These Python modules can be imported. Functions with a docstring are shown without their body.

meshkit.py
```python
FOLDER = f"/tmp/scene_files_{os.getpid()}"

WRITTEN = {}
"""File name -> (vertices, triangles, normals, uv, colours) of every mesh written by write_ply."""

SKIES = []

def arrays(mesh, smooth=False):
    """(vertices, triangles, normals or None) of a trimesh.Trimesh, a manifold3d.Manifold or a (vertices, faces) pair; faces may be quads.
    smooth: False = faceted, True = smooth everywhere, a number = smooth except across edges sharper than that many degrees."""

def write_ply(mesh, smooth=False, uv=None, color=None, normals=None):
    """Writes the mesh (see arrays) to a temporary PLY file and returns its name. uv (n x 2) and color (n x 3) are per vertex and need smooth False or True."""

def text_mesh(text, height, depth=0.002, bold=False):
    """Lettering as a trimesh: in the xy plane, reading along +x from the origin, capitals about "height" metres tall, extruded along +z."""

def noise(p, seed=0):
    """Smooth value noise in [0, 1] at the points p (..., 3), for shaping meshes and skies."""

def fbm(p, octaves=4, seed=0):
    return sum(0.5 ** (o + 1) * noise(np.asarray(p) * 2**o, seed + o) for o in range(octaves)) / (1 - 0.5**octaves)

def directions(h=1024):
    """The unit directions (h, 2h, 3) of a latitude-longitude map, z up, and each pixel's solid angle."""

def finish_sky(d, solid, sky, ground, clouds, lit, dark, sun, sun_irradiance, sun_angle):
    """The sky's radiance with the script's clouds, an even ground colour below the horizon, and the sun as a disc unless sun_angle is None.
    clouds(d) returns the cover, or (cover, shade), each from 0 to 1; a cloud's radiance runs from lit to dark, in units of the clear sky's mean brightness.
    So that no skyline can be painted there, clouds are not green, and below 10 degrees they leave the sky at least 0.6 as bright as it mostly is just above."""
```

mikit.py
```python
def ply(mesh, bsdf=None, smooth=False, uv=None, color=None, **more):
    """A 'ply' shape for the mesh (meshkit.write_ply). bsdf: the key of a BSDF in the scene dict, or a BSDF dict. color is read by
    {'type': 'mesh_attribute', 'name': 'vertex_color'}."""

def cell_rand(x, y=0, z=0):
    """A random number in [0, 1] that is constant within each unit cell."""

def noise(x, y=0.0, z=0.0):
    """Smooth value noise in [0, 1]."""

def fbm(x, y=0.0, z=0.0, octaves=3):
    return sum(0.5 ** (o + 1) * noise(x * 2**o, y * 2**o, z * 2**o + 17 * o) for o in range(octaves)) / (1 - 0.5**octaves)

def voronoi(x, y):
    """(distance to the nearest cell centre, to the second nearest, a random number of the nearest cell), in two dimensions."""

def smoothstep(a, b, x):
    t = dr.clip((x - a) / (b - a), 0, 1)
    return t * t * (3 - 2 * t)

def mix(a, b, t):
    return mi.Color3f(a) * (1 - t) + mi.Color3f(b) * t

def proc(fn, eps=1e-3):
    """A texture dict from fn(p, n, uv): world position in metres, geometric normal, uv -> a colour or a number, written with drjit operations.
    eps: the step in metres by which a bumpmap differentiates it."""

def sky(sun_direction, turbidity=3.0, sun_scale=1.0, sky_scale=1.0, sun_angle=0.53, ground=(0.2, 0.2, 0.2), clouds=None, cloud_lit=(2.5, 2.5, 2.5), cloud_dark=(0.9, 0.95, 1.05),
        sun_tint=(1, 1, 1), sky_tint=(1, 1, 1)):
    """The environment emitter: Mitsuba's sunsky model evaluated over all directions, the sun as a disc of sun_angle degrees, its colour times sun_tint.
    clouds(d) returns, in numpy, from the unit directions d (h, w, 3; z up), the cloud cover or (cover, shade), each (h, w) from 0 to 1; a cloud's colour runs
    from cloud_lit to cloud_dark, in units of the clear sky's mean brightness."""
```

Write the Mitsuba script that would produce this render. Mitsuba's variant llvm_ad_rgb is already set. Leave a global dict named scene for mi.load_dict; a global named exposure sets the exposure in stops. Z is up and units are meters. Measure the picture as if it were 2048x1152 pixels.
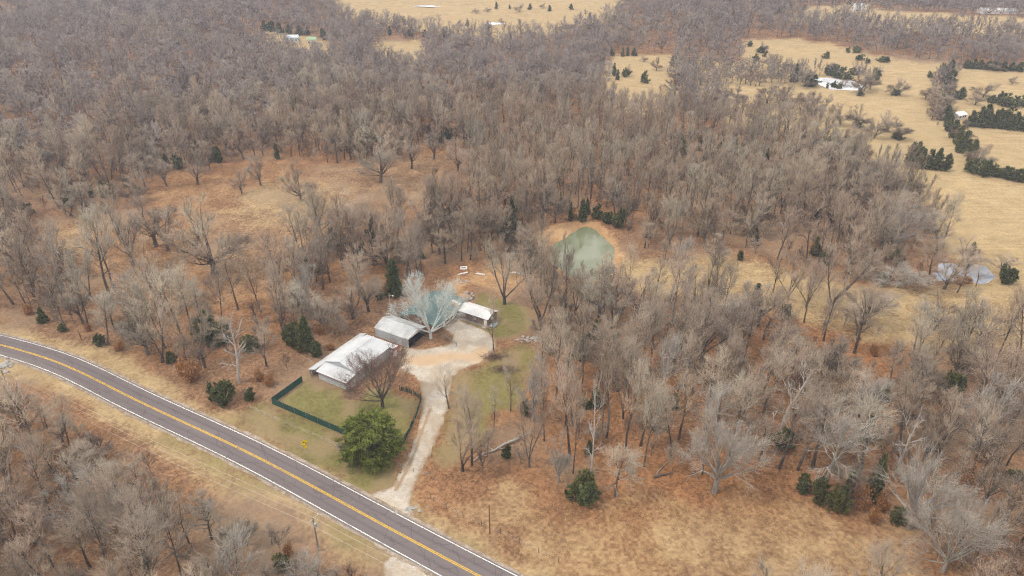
import math
import numpy as np, trimesh, shapely, drjit as dr, mitsuba as mi
from shapely.geometry import Polygon, LineString
import mikit, meshkit
from mikit import proc, noise, fbm, voronoi, cell_rand, smoothstep, mix
T = mi.ScalarTransform4f
scene, labels = {}, {}

# ------------------------------------------------------------------ camera, sky, exposure, air
PITCH = math.radians(29)
scene['camera'] = {'type': 'perspective', 'fov': 72.0, 'fov_axis': 'x', 'near_clip': 1.0, 'far_clip': 6000.0,
                   'to_world': T().look_at(origin=[0, 0, 100], target=[0, math.cos(PITCH), 100 - math.sin(PITCH)], up=[0, 0, 1]),
                   'medium': {'type': 'ref', 'id': 'air'}}
exposure = 2.15
scene['sky'] = mikit.sky([-0.45, -0.15, 0.80], turbidity=4, sun_scale=0.30, sun_angle=10, clouds=lambda d: 1.0)
scene['air'] = {'type': 'homogeneous', 'albedo': {'type': 'rgb', 'value': [0.74, 0.80, 0.98]}, 'sigma_t': 0.00025}
scene['haze'] = {'type': 'cube', 'bsdf': {'type': 'null'}, 'interior': {'type': 'ref', 'id': 'air'},
                 'to_world': T().translate([0, 900, 48]).scale([1700, 1300, 62])}
labels['haze'] = {'label': 'thin pale winter haze over the woods and fields', 'category': 'haze', 'kind': 'stuff'}

# world coordinates in metres
AREA = {}
AREA['lawn_fenced'] = [[-53.8, 126.8], [-49.1, 136.4], [-45.1, 133.9], [-37.4, 130.6], [-30.8, 132.5], [-25.9, 130.6], [-20.9, 127.9], [-22.3, 114.3], [-25.1, 110.5], [-35.4, 115.6]]
AREA['lawn_road'] = [[-61.2, 122.5], [-57.9, 127.9], [-53.5, 125.7], [-35.4, 115.1], [-25.1, 110.5], [-22.6, 106.9], [-22.7, 100.7], [-27.6, 98.5], [-42.9, 107.6], [-55.6, 115.6]]
AREA['lawn_right'] = [[-14.2, 137.4], [-7.9, 143.7], [-3.0, 148.1], [2.1, 152.7], [5.3, 148.1], [4.5, 135.4], [0.7, 126.0], [-2.7, 122.5], [-4.2, 116.7], [-8.3, 113.6], [-12.0, 106.9], [-15.1, 107.6], [-15.5, 117.5], [-14.7, 127.9]]
AREA['lawn_back'] = [[-16.8, 162.5], [-16.9, 173.4], [-17.5, 181.6], [-10.8, 180.7], [-3.4, 173.4], [5.0, 167.8], [6.1, 157.5], [-3.1, 152.7], [-5.1, 154.6], [-12.4, 157.5]]
AREA['yard_notree'] = [[-60.9, 121.7], [-57.9, 129.7], [-51.2, 139.1], [-42.2, 154.6], [-36.5, 167.3], [-32.2, 176.3], [-21.6, 186.6], [-16.2, 195.2], [-2.2, 200.4], [5.4, 185.3], [6.9, 162.5], [6.4, 148.1], [5.2, 133.5], [1.8, 125.2], [-2.1, 120.0], [-4.1, 115.9], [-7.2, 112.8], [-9.9, 105.4], [-11.3, 97.4], [-21.0, 95.6], [-27.1, 98.5], [-42.9, 107.6]]
AREA['backyard_dirt'] = [[-20.0, 185.3], [-18.1, 190.1], [-5.3, 195.2], [4.0, 190.1], [5.2, 179.2], [-3.5, 176.3], [-13.5, 176.3]]
AREA['dirt_patch'] = [[-20.1, 177.7], [-17.7, 184.4], [-13.9, 183.5], [-11.4, 177.7], [-11.2, 172.5], [-14.1, 173.4], [-16.7, 176.8]]
AREA['dirt_track'] = [[-27.6, 139.1], [-27.5, 147.0], [-21.8, 146.3], [-15.4, 144.8], [-8.0, 147.0], [-6.1, 145.4], [-9.0, 141.6], [-15.0, 139.9], [-19.7, 138.5], [-23.2, 137.4]]
AREA['dirt_corner'] = [[-38.0, 130.6], [-36.4, 132.5], [-34.0, 131.2], [-34.4, 128.2], [-37.0, 128.8]]
AREA['pond_bank'] = [[6.2, 207.3], [9.2, 219.1], [16.8, 225.8], [24.1, 229.7], [30.8, 226.6], [33.6, 218.2], [34.6, 207.7], [33.0, 195.2], [29.9, 187.9], [24.7, 184.1], [17.3, 185.3], [12.4, 191.8], [10.2, 200.4]]
AREA['pond'] = [[26.8, 224.9], [28.7, 222.8], [30.5, 217.4], [32.0, 211.5], [32.3, 204.7], [31.6, 197.9], [29.6, 191.8], [26.6, 188.5], [22.0, 187.9], [17.7, 190.1], [14.7, 195.8], [13.1, 202.9], [13.6, 208.4], [16.4, 213.8], [20.0, 217.4], [23.4, 221.9], [25.4, 224.5]]
AREA['pond_notree'] = [[4.2, 202.2], [7.8, 219.5], [18.6, 227.9], [30.9, 227.0], [37.4, 217.4], [34.4, 191.8], [30.6, 181.6], [22.8, 179.8], [11.3, 183.8], [7.0, 190.1]]
AREA['driveway'] = [[-28.8, 98.2], [-27.0, 98.8], [-24.4, 99.5], [-22.7, 100.7], [-21.6, 104.1], [-20.6, 109.0], [-19.8, 114.3], [-19.5, 120.8], [-19.8, 127.9], [-20.9, 133.5], [-23.0, 137.9], [-26.9, 139.9], [-28.0, 143.3], [-27.6, 148.6], [-21.9, 147.7], [-15.2, 150.4], [-14.6, 154.6], [-18.6, 160.0], [-16.2, 163.6], [-11.9, 160.5], [-8.2, 157.0], [-5.1, 153.9], [-4.9, 148.1], [-7.6, 143.3], [-12.0, 140.3], [-14.8, 137.0], [-15.0, 129.7], [-15.4, 121.7], [-16.5, 115.1], [-17.9, 108.3], [-19.1, 103.4], [-20.0, 99.4], [-20.0, 96.8], [-18.3, 93.5], [-23.7, 94.7]]
AREA['pullout'] = [[-21.6, 82.8], [-20.6, 84.0], [-18.8, 83.8], [-16.4, 82.6], [-14.6, 81.3], [-12.0, 79.3], [-11.0, 76.6], [-19.1, 76.2], [-20.8, 80.0]]
AREA['meadow'] = [[-13.2, 92.5], [-11.8, 97.4], [-6.1, 99.4], [-1.4, 104.1], [3.5, 100.7], [10.0, 96.8], [21.3, 96.2], [29.6, 100.7], [43.8, 99.4], [51.5, 99.4], [57.5, 94.9], [61.8, 91.9], [69.6, 89.0], [71.8, 84.7], [73.9, 80.5], [78.1, 79.0], [73.5, 71.2], [6.0, 71.2]]
AREA['clearing'] = [[-114.1, 246.5], [-107.3, 256.7], [-95.5, 276.4], [-79.8, 279.4], [-63.8, 262.1], [-62.1, 244.0], [-68.0, 230.1], [-79.2, 219.5], [-95.9, 223.6], [-106.9, 234.6]]
AREA['clearing_notree'] = [[-140.1, 247.5], [-145.0, 281.1], [-124.6, 275.9], [-118.7, 293.4], [-101.6, 298.7], [-80.9, 287.7], [-53.2, 290.7], [-38.2, 310.9], [-21.7, 310.1], [-15.6, 265.4], [-20.1, 243.1], [-54.9, 217.0], [-61.8, 208.6], [-74.3, 202.6], [-95.9, 204.6], [-116.0, 212.8]]
AREA['field_strip'] = [[-166.6, 217.4], [-163.7, 230.1], [-153.7, 234.6], [-139.5, 217.4], [-133.3, 202.2], [-140.9, 198.6]]
AREA['open_wood'] = [[-145.7, 198.6], [-168.2, 225.7], [-150.7, 239.2], [-121.2, 230.1], [-77.4, 213.4], [-63.3, 185.3], [-64.3, 167.8], [-81.7, 162.5], [-88.6, 150.4], [-104.8, 160.0], [-117.0, 173.4]]
AREA['fieldA'] = [[-210.0, 870.7], [-208.9, 876.2], [121.3, 848.6], [104.7, 717.7], [88.7, 683.3], [37.9, 633.9], [-9.1, 612.0], [-53.4, 625.1], [-71.9, 641.0], [-157.2, 698.3], [-198.5, 821.1]]
AREA['fieldA2'] = [[-104.0, 547.7], [-113.9, 607.5], [-94.0, 615.9], [-70.8, 615.2], [-62.0, 523.0], [-67.7, 500.8], [-91.3, 514.1]]
AREA['fieldB'] = [[-480.5, 672.7], [-541.9, 761.1], [-541.2, 763.9], [-489.3, 761.2], [-439.7, 686.7]]
AREA['fieldB2'] = [[-199.0, 579.2], [-219.2, 643.1], [-200.9, 646.7], [-177.0, 622.1], [-151.6, 604.0], [-132.4, 530.4], [-152.3, 535.2], [-175.2, 551.1]]
AREA['fieldC0'] = [[50.6, 384.6], [68.0, 540.0], [83.1, 553.6], [124.1, 552.4], [86.9, 378.9], [71.6, 366.8]]
AREA['fieldC1'] = [[107.0, 445.2], [126.5, 524.9], [138.9, 537.8], [162.9, 519.0], [186.1, 591.8], [207.9, 594.7], [234.8, 578.4], [272.0, 507.8], [296.5, 490.3], [239.3, 394.8], [219.1, 381.2], [188.7, 373.5], [163.8, 381.3], [134.4, 408.7], [112.4, 424.4]]
AREA['fieldC2'] = [[112.3, 380.0], [128.1, 431.7], [159.6, 425.6], [189.9, 441.6], [223.4, 434.6], [270.1, 456.3], [294.0, 485.0], [347.2, 463.7], [308.7, 402.7], [271.5, 353.8], [230.0, 366.9], [212.4, 338.6], [204.4, 311.9], [203.3, 292.7], [232.4, 293.8], [234.2, 291.2], [193.3, 237.6], [162.6, 250.7], [153.9, 264.9], [154.4, 283.8], [145.1, 300.7], [142.2, 326.7], [129.7, 342.4], [110.0, 353.5]]
AREA['fieldC3'] = [[207.1, 329.7], [256.9, 416.1], [305.8, 399.5], [256.5, 329.6], [225.5, 338.6]]
AREA['fieldC4'] = [[197.7, 324.1], [218.8, 358.1], [266.1, 339.6], [227.1, 280.6], [204.2, 253.0], [183.9, 266.0], [186.4, 290.3]]
AREA['fieldC5'] = [[165.7, 189.0], [147.6, 170.2], [138.3, 176.8], [135.3, 186.2], [151.6, 242.6], [150.0, 253.9], [166.5, 281.4], [184.9, 285.4], [216.8, 265.6]]
AREA['fieldD'] = [[307.2, 647.9], [340.2, 715.8], [402.6, 689.1], [468.0, 646.8], [394.9, 543.8], [364.2, 561.8], [330.9, 592.1], [296.0, 612.6]]
AREA['fieldD2'] = [[248.8, 660.4], [247.5, 663.2], [250.8, 665.7], [249.5, 668.4], [252.8, 670.9], [251.5, 673.7], [254.8, 676.2], [253.5, 679.0], [256.8, 681.5], [255.4, 684.2], [258.7, 686.7], [257.4, 689.5], [260.7, 692.0], [259.4, 694.7], [262.7, 697.3], [261.3, 699.8], [264.7, 702.5], [269.9, 721.9], [341.4, 765.0], [366.3, 769.4], [310.5, 652.0], [262.1, 637.5], [243.7, 650.9]]
AREA['strip'] = [[31.2, 178.6], [33.4, 200.5], [47.5, 197.3], [66.5, 203.4], [79.1, 199.6], [93.2, 187.0], [106.9, 179.8], [160.6, 187.3], [162.8, 185.1], [130.9, 140.9], [98.7, 151.3], [65.2, 168.3]]
AREA['pond_right'] = [[129.2, 190.1], [133.9, 195.5], [137.4, 195.8], [138.8, 192.8], [144.3, 196.2], [146.6, 194.8], [144.8, 189.2], [139.4, 185.0], [135.7, 186.0], [131.9, 187.2], [128.9, 186.6]]
AREA['pond_right2'] = [[130.4, 191.8], [135.2, 196.2], [136.5, 194.5], [133.0, 189.8], [130.0, 187.9]]
AREA['pond_far'] = [[197.3, 467.3], [205.6, 473.6], [209.5, 470.3], [211.7, 463.0], [217.8, 463.7], [221.6, 460.5], [219.6, 449.8], [213.7, 437.0], [203.9, 436.3], [196.5, 440.7], [193.0, 449.1]]
AREA['belt1'] = [[103.3, 477.0], [116.7, 518.6], [137.0, 529.5], [161.7, 513.8], [185.9, 501.6], [203.1, 481.2], [190.6, 447.9], [166.5, 443.1], [134.0, 449.3], [107.0, 455.4]]
AREA['belt2'] = [[206.7, 483.7], [244.1, 477.9], [237.5, 459.8], [225.1, 464.2], [203.6, 475.3]]
AREA['belt3'] = [[157.1, 415.3], [172.0, 393.1], [162.1, 367.9], [146.0, 382.6]]
AREA['belt4'] = [[267.9, 455.3], [297.5, 489.2], [287.6, 464.6], [252.0, 408.8], [217.6, 351.3], [220.8, 366.1]]
AREA['pond_top'] = [[-21.3, 676.6], [-17.8, 681.9], [-11.0, 680.9], [-9.1, 674.8], [-15.3, 671.4]]
AREA['pond_strip'] = [[-98.2, 758.5], [-93.0, 761.7], [-80.3, 761.7], [-71.4, 757.0], [-82.0, 753.1]]
AREA['dense'] = [[-11.1, 349.7], [59.4, 387.1], [118.2, 361.6], [121.4, 309.6], [85.7, 234.6], [63.1, 230.1], [41.0, 236.9], [4.8, 239.2], [-13.1, 230.1], [-17.3, 276.4]]
AREA['road_line'] = [[-173.7, 162.5], [-152.5, 157.5], [-130.8, 150.4], [-110.9, 142.2], [-88.8, 129.7], [-70.4, 119.4], [-53.8, 110.1], [-27.4, 93.8], [-5.8, 80.4], [12.1, 69.6]]
AREA['tracks'] = [[-22.4, 100.0], [-21.3, 104.1], [-19.9, 111.1], [-19.7, 114.0], [-18.3, 124.6]]
AREA['dirt_line'] = [[-27.0, 143.3], [-8.6, 145.4]]
TREES = [[-21.1, 153.4, 17.2, 8.4, 'pale', 'pale grey many-stemmed bare tree in front of the green house roof'], [-29.0, 125.0, 15.2, 8.4, 'brown', 'dark bare oak with clinging brown leaves beside the white-roofed garage'], [-2.1, 171.1, 21.6, 6.3, 'vee', 'bare tree with forked dark trunk behind the brown plank cabin'], [7.5, 157.3, 24.7, 7.9, 'vee', 'large bare tree with several splayed stems in front of the pond'], [-4.7, 148.1, 14.6, 3.2, 'slim', 'thin twin-stemmed bare tree at the cabin end by the gravel yard'], [-14.1, 124.8, 10.3, 3.4, 'slim', 'small leaning bare tree at the right edge of the gravel drive'], [4.5, 120.3, 19.4, 3.8, 'palefork', 'grey-green bare tree with pale limbs at the lawn edge'], [3.5, 106.2, 18.2, 3.0, 'vee', 'dark clump of three trunks beside the fallen white log'], [-8.3, 111.3, 14.2, 3.6, 'slim', 'slender bare tree on the lawn right of the gravel drive'], [-3.9, 118.3, 11.3, 2.2, 'slim', 'slim bare sapling at the lawn edge above the fallen log'], [-0.3, 123.8, 12.6, 2.8, 'slim', 'bare tree with crooked top by the brush heap on the lawn'], [6.8, 114.0, 17.6, 2.6, 'slim', 'slender leaning bare tree right of the fallen log'], [10.0, 127.9, 22.0, 4.5, 'forest', 'thick dark bare trunk with many upright limbs near the lawn edge'], [12.1, 104.5, 20.6, 2.5, 'forest', 'narrow bare tree left of the white-barked dead trunk'], [9.2, 102.0, 14.4, 2.4, 'palefork', 'pale broken bare tree behind the meadow edge shrubs'], [15.3, 102.7, 25.8, 2.9, 'white', 'white-barked dead trunk beside the green bush at the meadow edge'], [20.0, 115.0, 22.4, 4.2, 'forest', 'tall thick bare trunk in the middle of the orange-floored woods'], [19.3, 116.4, 19.6, 3.2, 'forest', 'dark bare trunk just left of the thick tall tree'], [33.2, 138.3, 18.3, 4.2, 'forest', 'bare tree with clear dark trunk in the woods right of the lawn'], [31.4, 120.2, 23.7, 5.4, 'palefork', 'leaning bare tree with whitish limbs and a snapped side stem'], [41.6, 130.6, 19.6, 4.6, 'forest', 'straight dark bare trunk leaning right in the orange woods'], [39.8, 130.3, 16.7, 3.5, 'forest', 'dark bare trunk leaning right beside a straighter one'], [39.7, 111.3, 16.6, 5.7, 'palefork', 'pale arching bare tree left of the big spreading pale tree'], [38.8, 99.4, 23.9, 7.9, 'palebig', 'big spreading pale bare tree at the upper edge of the meadow'], [57.5, 117.4, 17.1, 6.4, 'white', 'white dead tree with forking limbs in the right-hand woods'], [61.0, 101.2, 19.1, 6.8, 'palefork', 'bare tree with drooping pale limbs above the dark juniper thicket'], [75.4, 103.4, 16.8, 4.4, 'white', 'white crooked dead limbs left of the big grey tree'], [71.9, 90.8, 20.6, 7.7, 'greybig', 'big grey bare tree with thick trunk at the right end of the meadow'], [73.0, 81.2, 16.6, 7.6, 'brown2', 'broad low pinkish bare tree at the bottom right corner'], [95.4, 111.3, 20.8, 5.7, 'palefork', 'pale upright bare tree near the right edge of the picture'], [99.2, 110.7, 13.4, 3.6, 'forest', 'leaning bare trunk right of the pale upright tree'], [99.5, 106.7, 14.7, 3.5, 'forest', 'second leaning bare trunk at the far right edge'], [87.1, 132.0, 12.2, 3.5, 'forest', 'bare tree with dark crooked trunk in the right-hand woods'], [-97.6, 109.8, 17.8, 5.6, 'forest', 'dark bare tree below the road at the left edge'], [-96.3, 105.4, 10.3, 3.0, 'white', 'white dead sapling below the road at the left edge'], [-90.0, 109.5, 14.4, 4.1, 'forest', 'bare tree leaning left in the woods below the road'], [-129.8, 177.7, 20.5, 7.2, 'trunkold', 'old broken grey trunk with short limbs in the left woods'], [-114.0, 173.4, 30.4, 7.8, 'forest', 'tall pale-crowned bare tree in the left open wood'], [-116.6, 180.4, 24.6, 5.9, 'forest', 'slim dark trunk right behind the tall left tree'], [-117.4, 194.5, 23.5, 6.2, 'open', 'bare tree with thick grey trunk, left of the clearing row'], [-116.4, 208.4, 19.6, 7.4, 'open', 'bare tree in the middle of the row below the clearing'], [-111.5, 205.8, 17.3, 5.7, 'open', 'right-hand bare tree of the row below the clearing'], [-90.4, 189.5, 27.7, 10.6, 'openbig', 'largest open-grown bare tree below the grassy clearing'], [-96.2, 167.0, 21.7, 7.6, 'open', 'bushy bare tree standing in the orange leaf litter left of the woods'], [-75.9, 167.8, 15.5, 4.8, 'forest', 'single slim bare trunk above the dark juniper'], [-62.9, 168.6, 21.0, 7.0, 'forest', 'bare tree with hanging limbs left of the tall cedar'], [-69.3, 167.0, 18.9, 3.5, 'slim', 'thin bare stem pair above the junipers'], [-159.7, 199.7, 18.2, 7.1, 'vee', 'forked bare tree at the left edge of the picture'], [-104.1, 255.1, 10.7, 3.4, 'open', 'small dark bare tree in the clearing above the tan grass'], [-99.6, 264.3, 14.5, 4.5, 'open', 'bare tree at the upper edge of the clearing'], [-125.2, 265.4, 15.2, 5.5, 'open', 'pale rounded bare tree at the back of the clearing'], [-136.9, 263.7, 14.7, 5.0, 'open', 'twin bare tree at the left end of the clearing'], [-79.0, 247.0, 16.8, 5.6, 'openbig', 'round-crowned bare tree alone in the grassy clearing'], [-52.7, 267.7, 21.0, 7.5, 'openbig', 'fan-shaped grey bare tree at the right end of the clearing'], [-42.1, 283.7, 17.7, 5.3, 'open', 'tall narrow bare tree on the orange slope'], [-34.1, 296.7, 14.0, 4.9, 'open', 'small bare tree highest on the orange slope'], [-22.4, 279.4, 15.9, 5.7, 'open', 'dark forked bare tree at the right end of the orange slope'], [-10.0, 279.4, 11.7, 6.2, 'open', 'bushy bare tree at the edge of the dense central wood'], [-44.4, 245.0, 11.4, 3.7, 'open', 'low dark bare tree below the orange slope'], [-54.9, 217.4, 17.0, 9.3, 'openbig', 'pale wide bare tree right of the tan clearing'], [-64.3, 134.5, 17.3, 5.3, 'whitebig', 'big white dead tree with twisted limbs above the road'], [-86.0, 142.8, 21.0, 5.5, 'lean', 'leaning many-stemmed bare tree above the road bend'], [-78.9, 140.5, 16.3, 3.6, 'slim', 'slim bare tree between the leaning tree and the white dead tree'], [-119.9, 160.0, 18.0, 3.3, 'slim', 'slim leaning bare tree above the road at the left'], [-103.3, 150.4, 13.3, 5.1, 'forest', 'bare tree with a low bush at its foot above the road'], [-193.7, 275.5, 10.6, 4.1, 'white', 'white-limbed bare tree in the far left woods'], [-92.4, 332.4, 8.5, 3.6, 'white', 'whitish bare tree in the woods beyond the clearing'], [88.1, 167.8, 21.4, 9.0, 'vee', 'big bare tree with curved dark limbs in front of the tan strip'], [78.2, 173.4, 15.8, 4.3, 'vee', 'bare tree with clear dark trunk on the tan strip'], [75.4, 177.7, 12.1, 3.6, 'slim', 'bare tree left on the tan strip'], [82.0, 169.2, 13.3, 4.2, 'vee', 'forked bare tree on the tan strip'], [93.9, 160.5, 13.4, 8.7, 'open', 'low spreading bare tree right of the curved tree'], [124.2, 205.8, 19.8, 10.5, 'greybig', 'big grey bare tree at the corner of the tan field'], [118.8, 221.5, 11.9, 5.2, 'white', 'white dead limbs in the woods by the tan field'], [113.7, 180.7, 9.0, 6.6, 'palefork', 'half fallen pale tree on the woods edge by the small pond'], [138.1, 190.1, 12.5, 6.1, 'open', 'fan-shaped bare tree beside the small right pond'], [149.2, 190.1, 6.8, 4.6, 'open', 'rounded bare bush tree right of the small pond'], [111.8, 157.5, 10.6, 7.3, 'open', 'pale bare tree below the tan strip at the right'], [119.5, 150.4, 13.3, 7.0, 'open', 'wide pale bare tree below the tan strip near the right edge'], [63.1, 195.2, 10.2, 4.7, 'open', 'rounded pale bare tree left of the tan strip'], [26.3, 158.7, 16.5, 6.0, 'vee', 'reddish bare tree hiding the lower right of the pond'], [18.5, 155.6, 16.1, 4.6, 'forest', 'bare tree with upright limbs in front of the pond bottom'], [14.3, 162.5, 16.7, 4.1, 'slim', 'slim bare tree before the left part of the pond'], [17.3, 165.7, 14.4, 4.8, 'vee', 'forked bare tree overlapping the near shore of the pond'], [23.7, 164.1, 15.9, 5.4, 'open', 'spreading bare tree overlapping the right near shore of the pond'], [11.5, 173.4, 15.8, 4.3, 'forest', 'bare tree overlapping the left shore of the pond'], [126.1, 179.8, 12.6, 5.1, 'open', 'bare tree in front of the half-hidden water at the right'], [128.8, 177.7, 11.3, 3.6, 'slim', 'slim bare tree between the two glimpses of water at the right'], [136.5, 181.6, 6.9, 2.9, 'slim', 'thin bare sapling in front of the small right pond'], [33.3, 162.5, 18.2, 6.1, 'open', 'grey bare tree right of the pond bank'], [46.3, 140.5, 24.2, 7.3, 'open', 'pinkish wide-crowned bare tree left in the right-hand woods']]
FTREES = [[166.9, 353.8, 11.4, 5.1], [173.2, 348.3, 11.5, 4.8], [173.1, 329.5, 9.9, 4.8], [184.1, 328.2, 10.6, 5.2], [159.0, 372.0, 11.6, 5.6], [151.7, 391.1, 12.3, 5.8], [129.0, 406.4, 9.6, 4.6], [144.5, 400.6, 12.6, 6.4], [209.6, 428.1, 13.5, 5.4], [219.9, 437.9, 12.0, 4.6], [228.3, 422.1, 11.6, 5.3], [96.4, 530.2, 4.9, 2.9], [100.4, 501.3, 9.1, 3.8], [107.0, 458.7, 11.2, 4.8], [110.4, 439.8, 9.1, 5.2], [78.5, 482.5, 7.8, 1.7], [207.7, 446.8, 4.9, 3.1], [182.9, 444.0, 10.6, 5.3], [214.1, 433.1, 12.5, 4.5], [243.0, 409.4, 10.0, 4.9], [240.3, 411.8, 8.6, 3.2], [260.8, 397.2, 7.0, 3.9], [273.4, 411.6, 9.7, 6.1], [306.9, 439.0, 3.9, 2.5], [314.3, 469.5, 8.5, 4.2], [229.9, 366.3, 7.3, 2.6], [199.4, 290.5, 9.9, 4.3], [200.3, 287.2, 8.8, 4.3], [214.1, 328.8, 9.7, 4.8], [185.3, 341.5, 10.4, 4.4], [187.6, 547.0, 9.3, 3.7], [238.7, 392.6, 12.4, 5.6], [250.3, 408.9, 10.0, 4.9], [229.0, 374.4, 9.8, 4.8], [-34.9, 716.9, 5.8, 3.4], [-23.6, 722.6, 5.0, 3.4], [6.7, 720.3, 8.1, 4.3], [29.8, 734.5, 5.5, 2.9], [-9.6, 677.8, 4.3, 2.3], [46.7, 654.2, 6.2, 6.6]]
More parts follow.
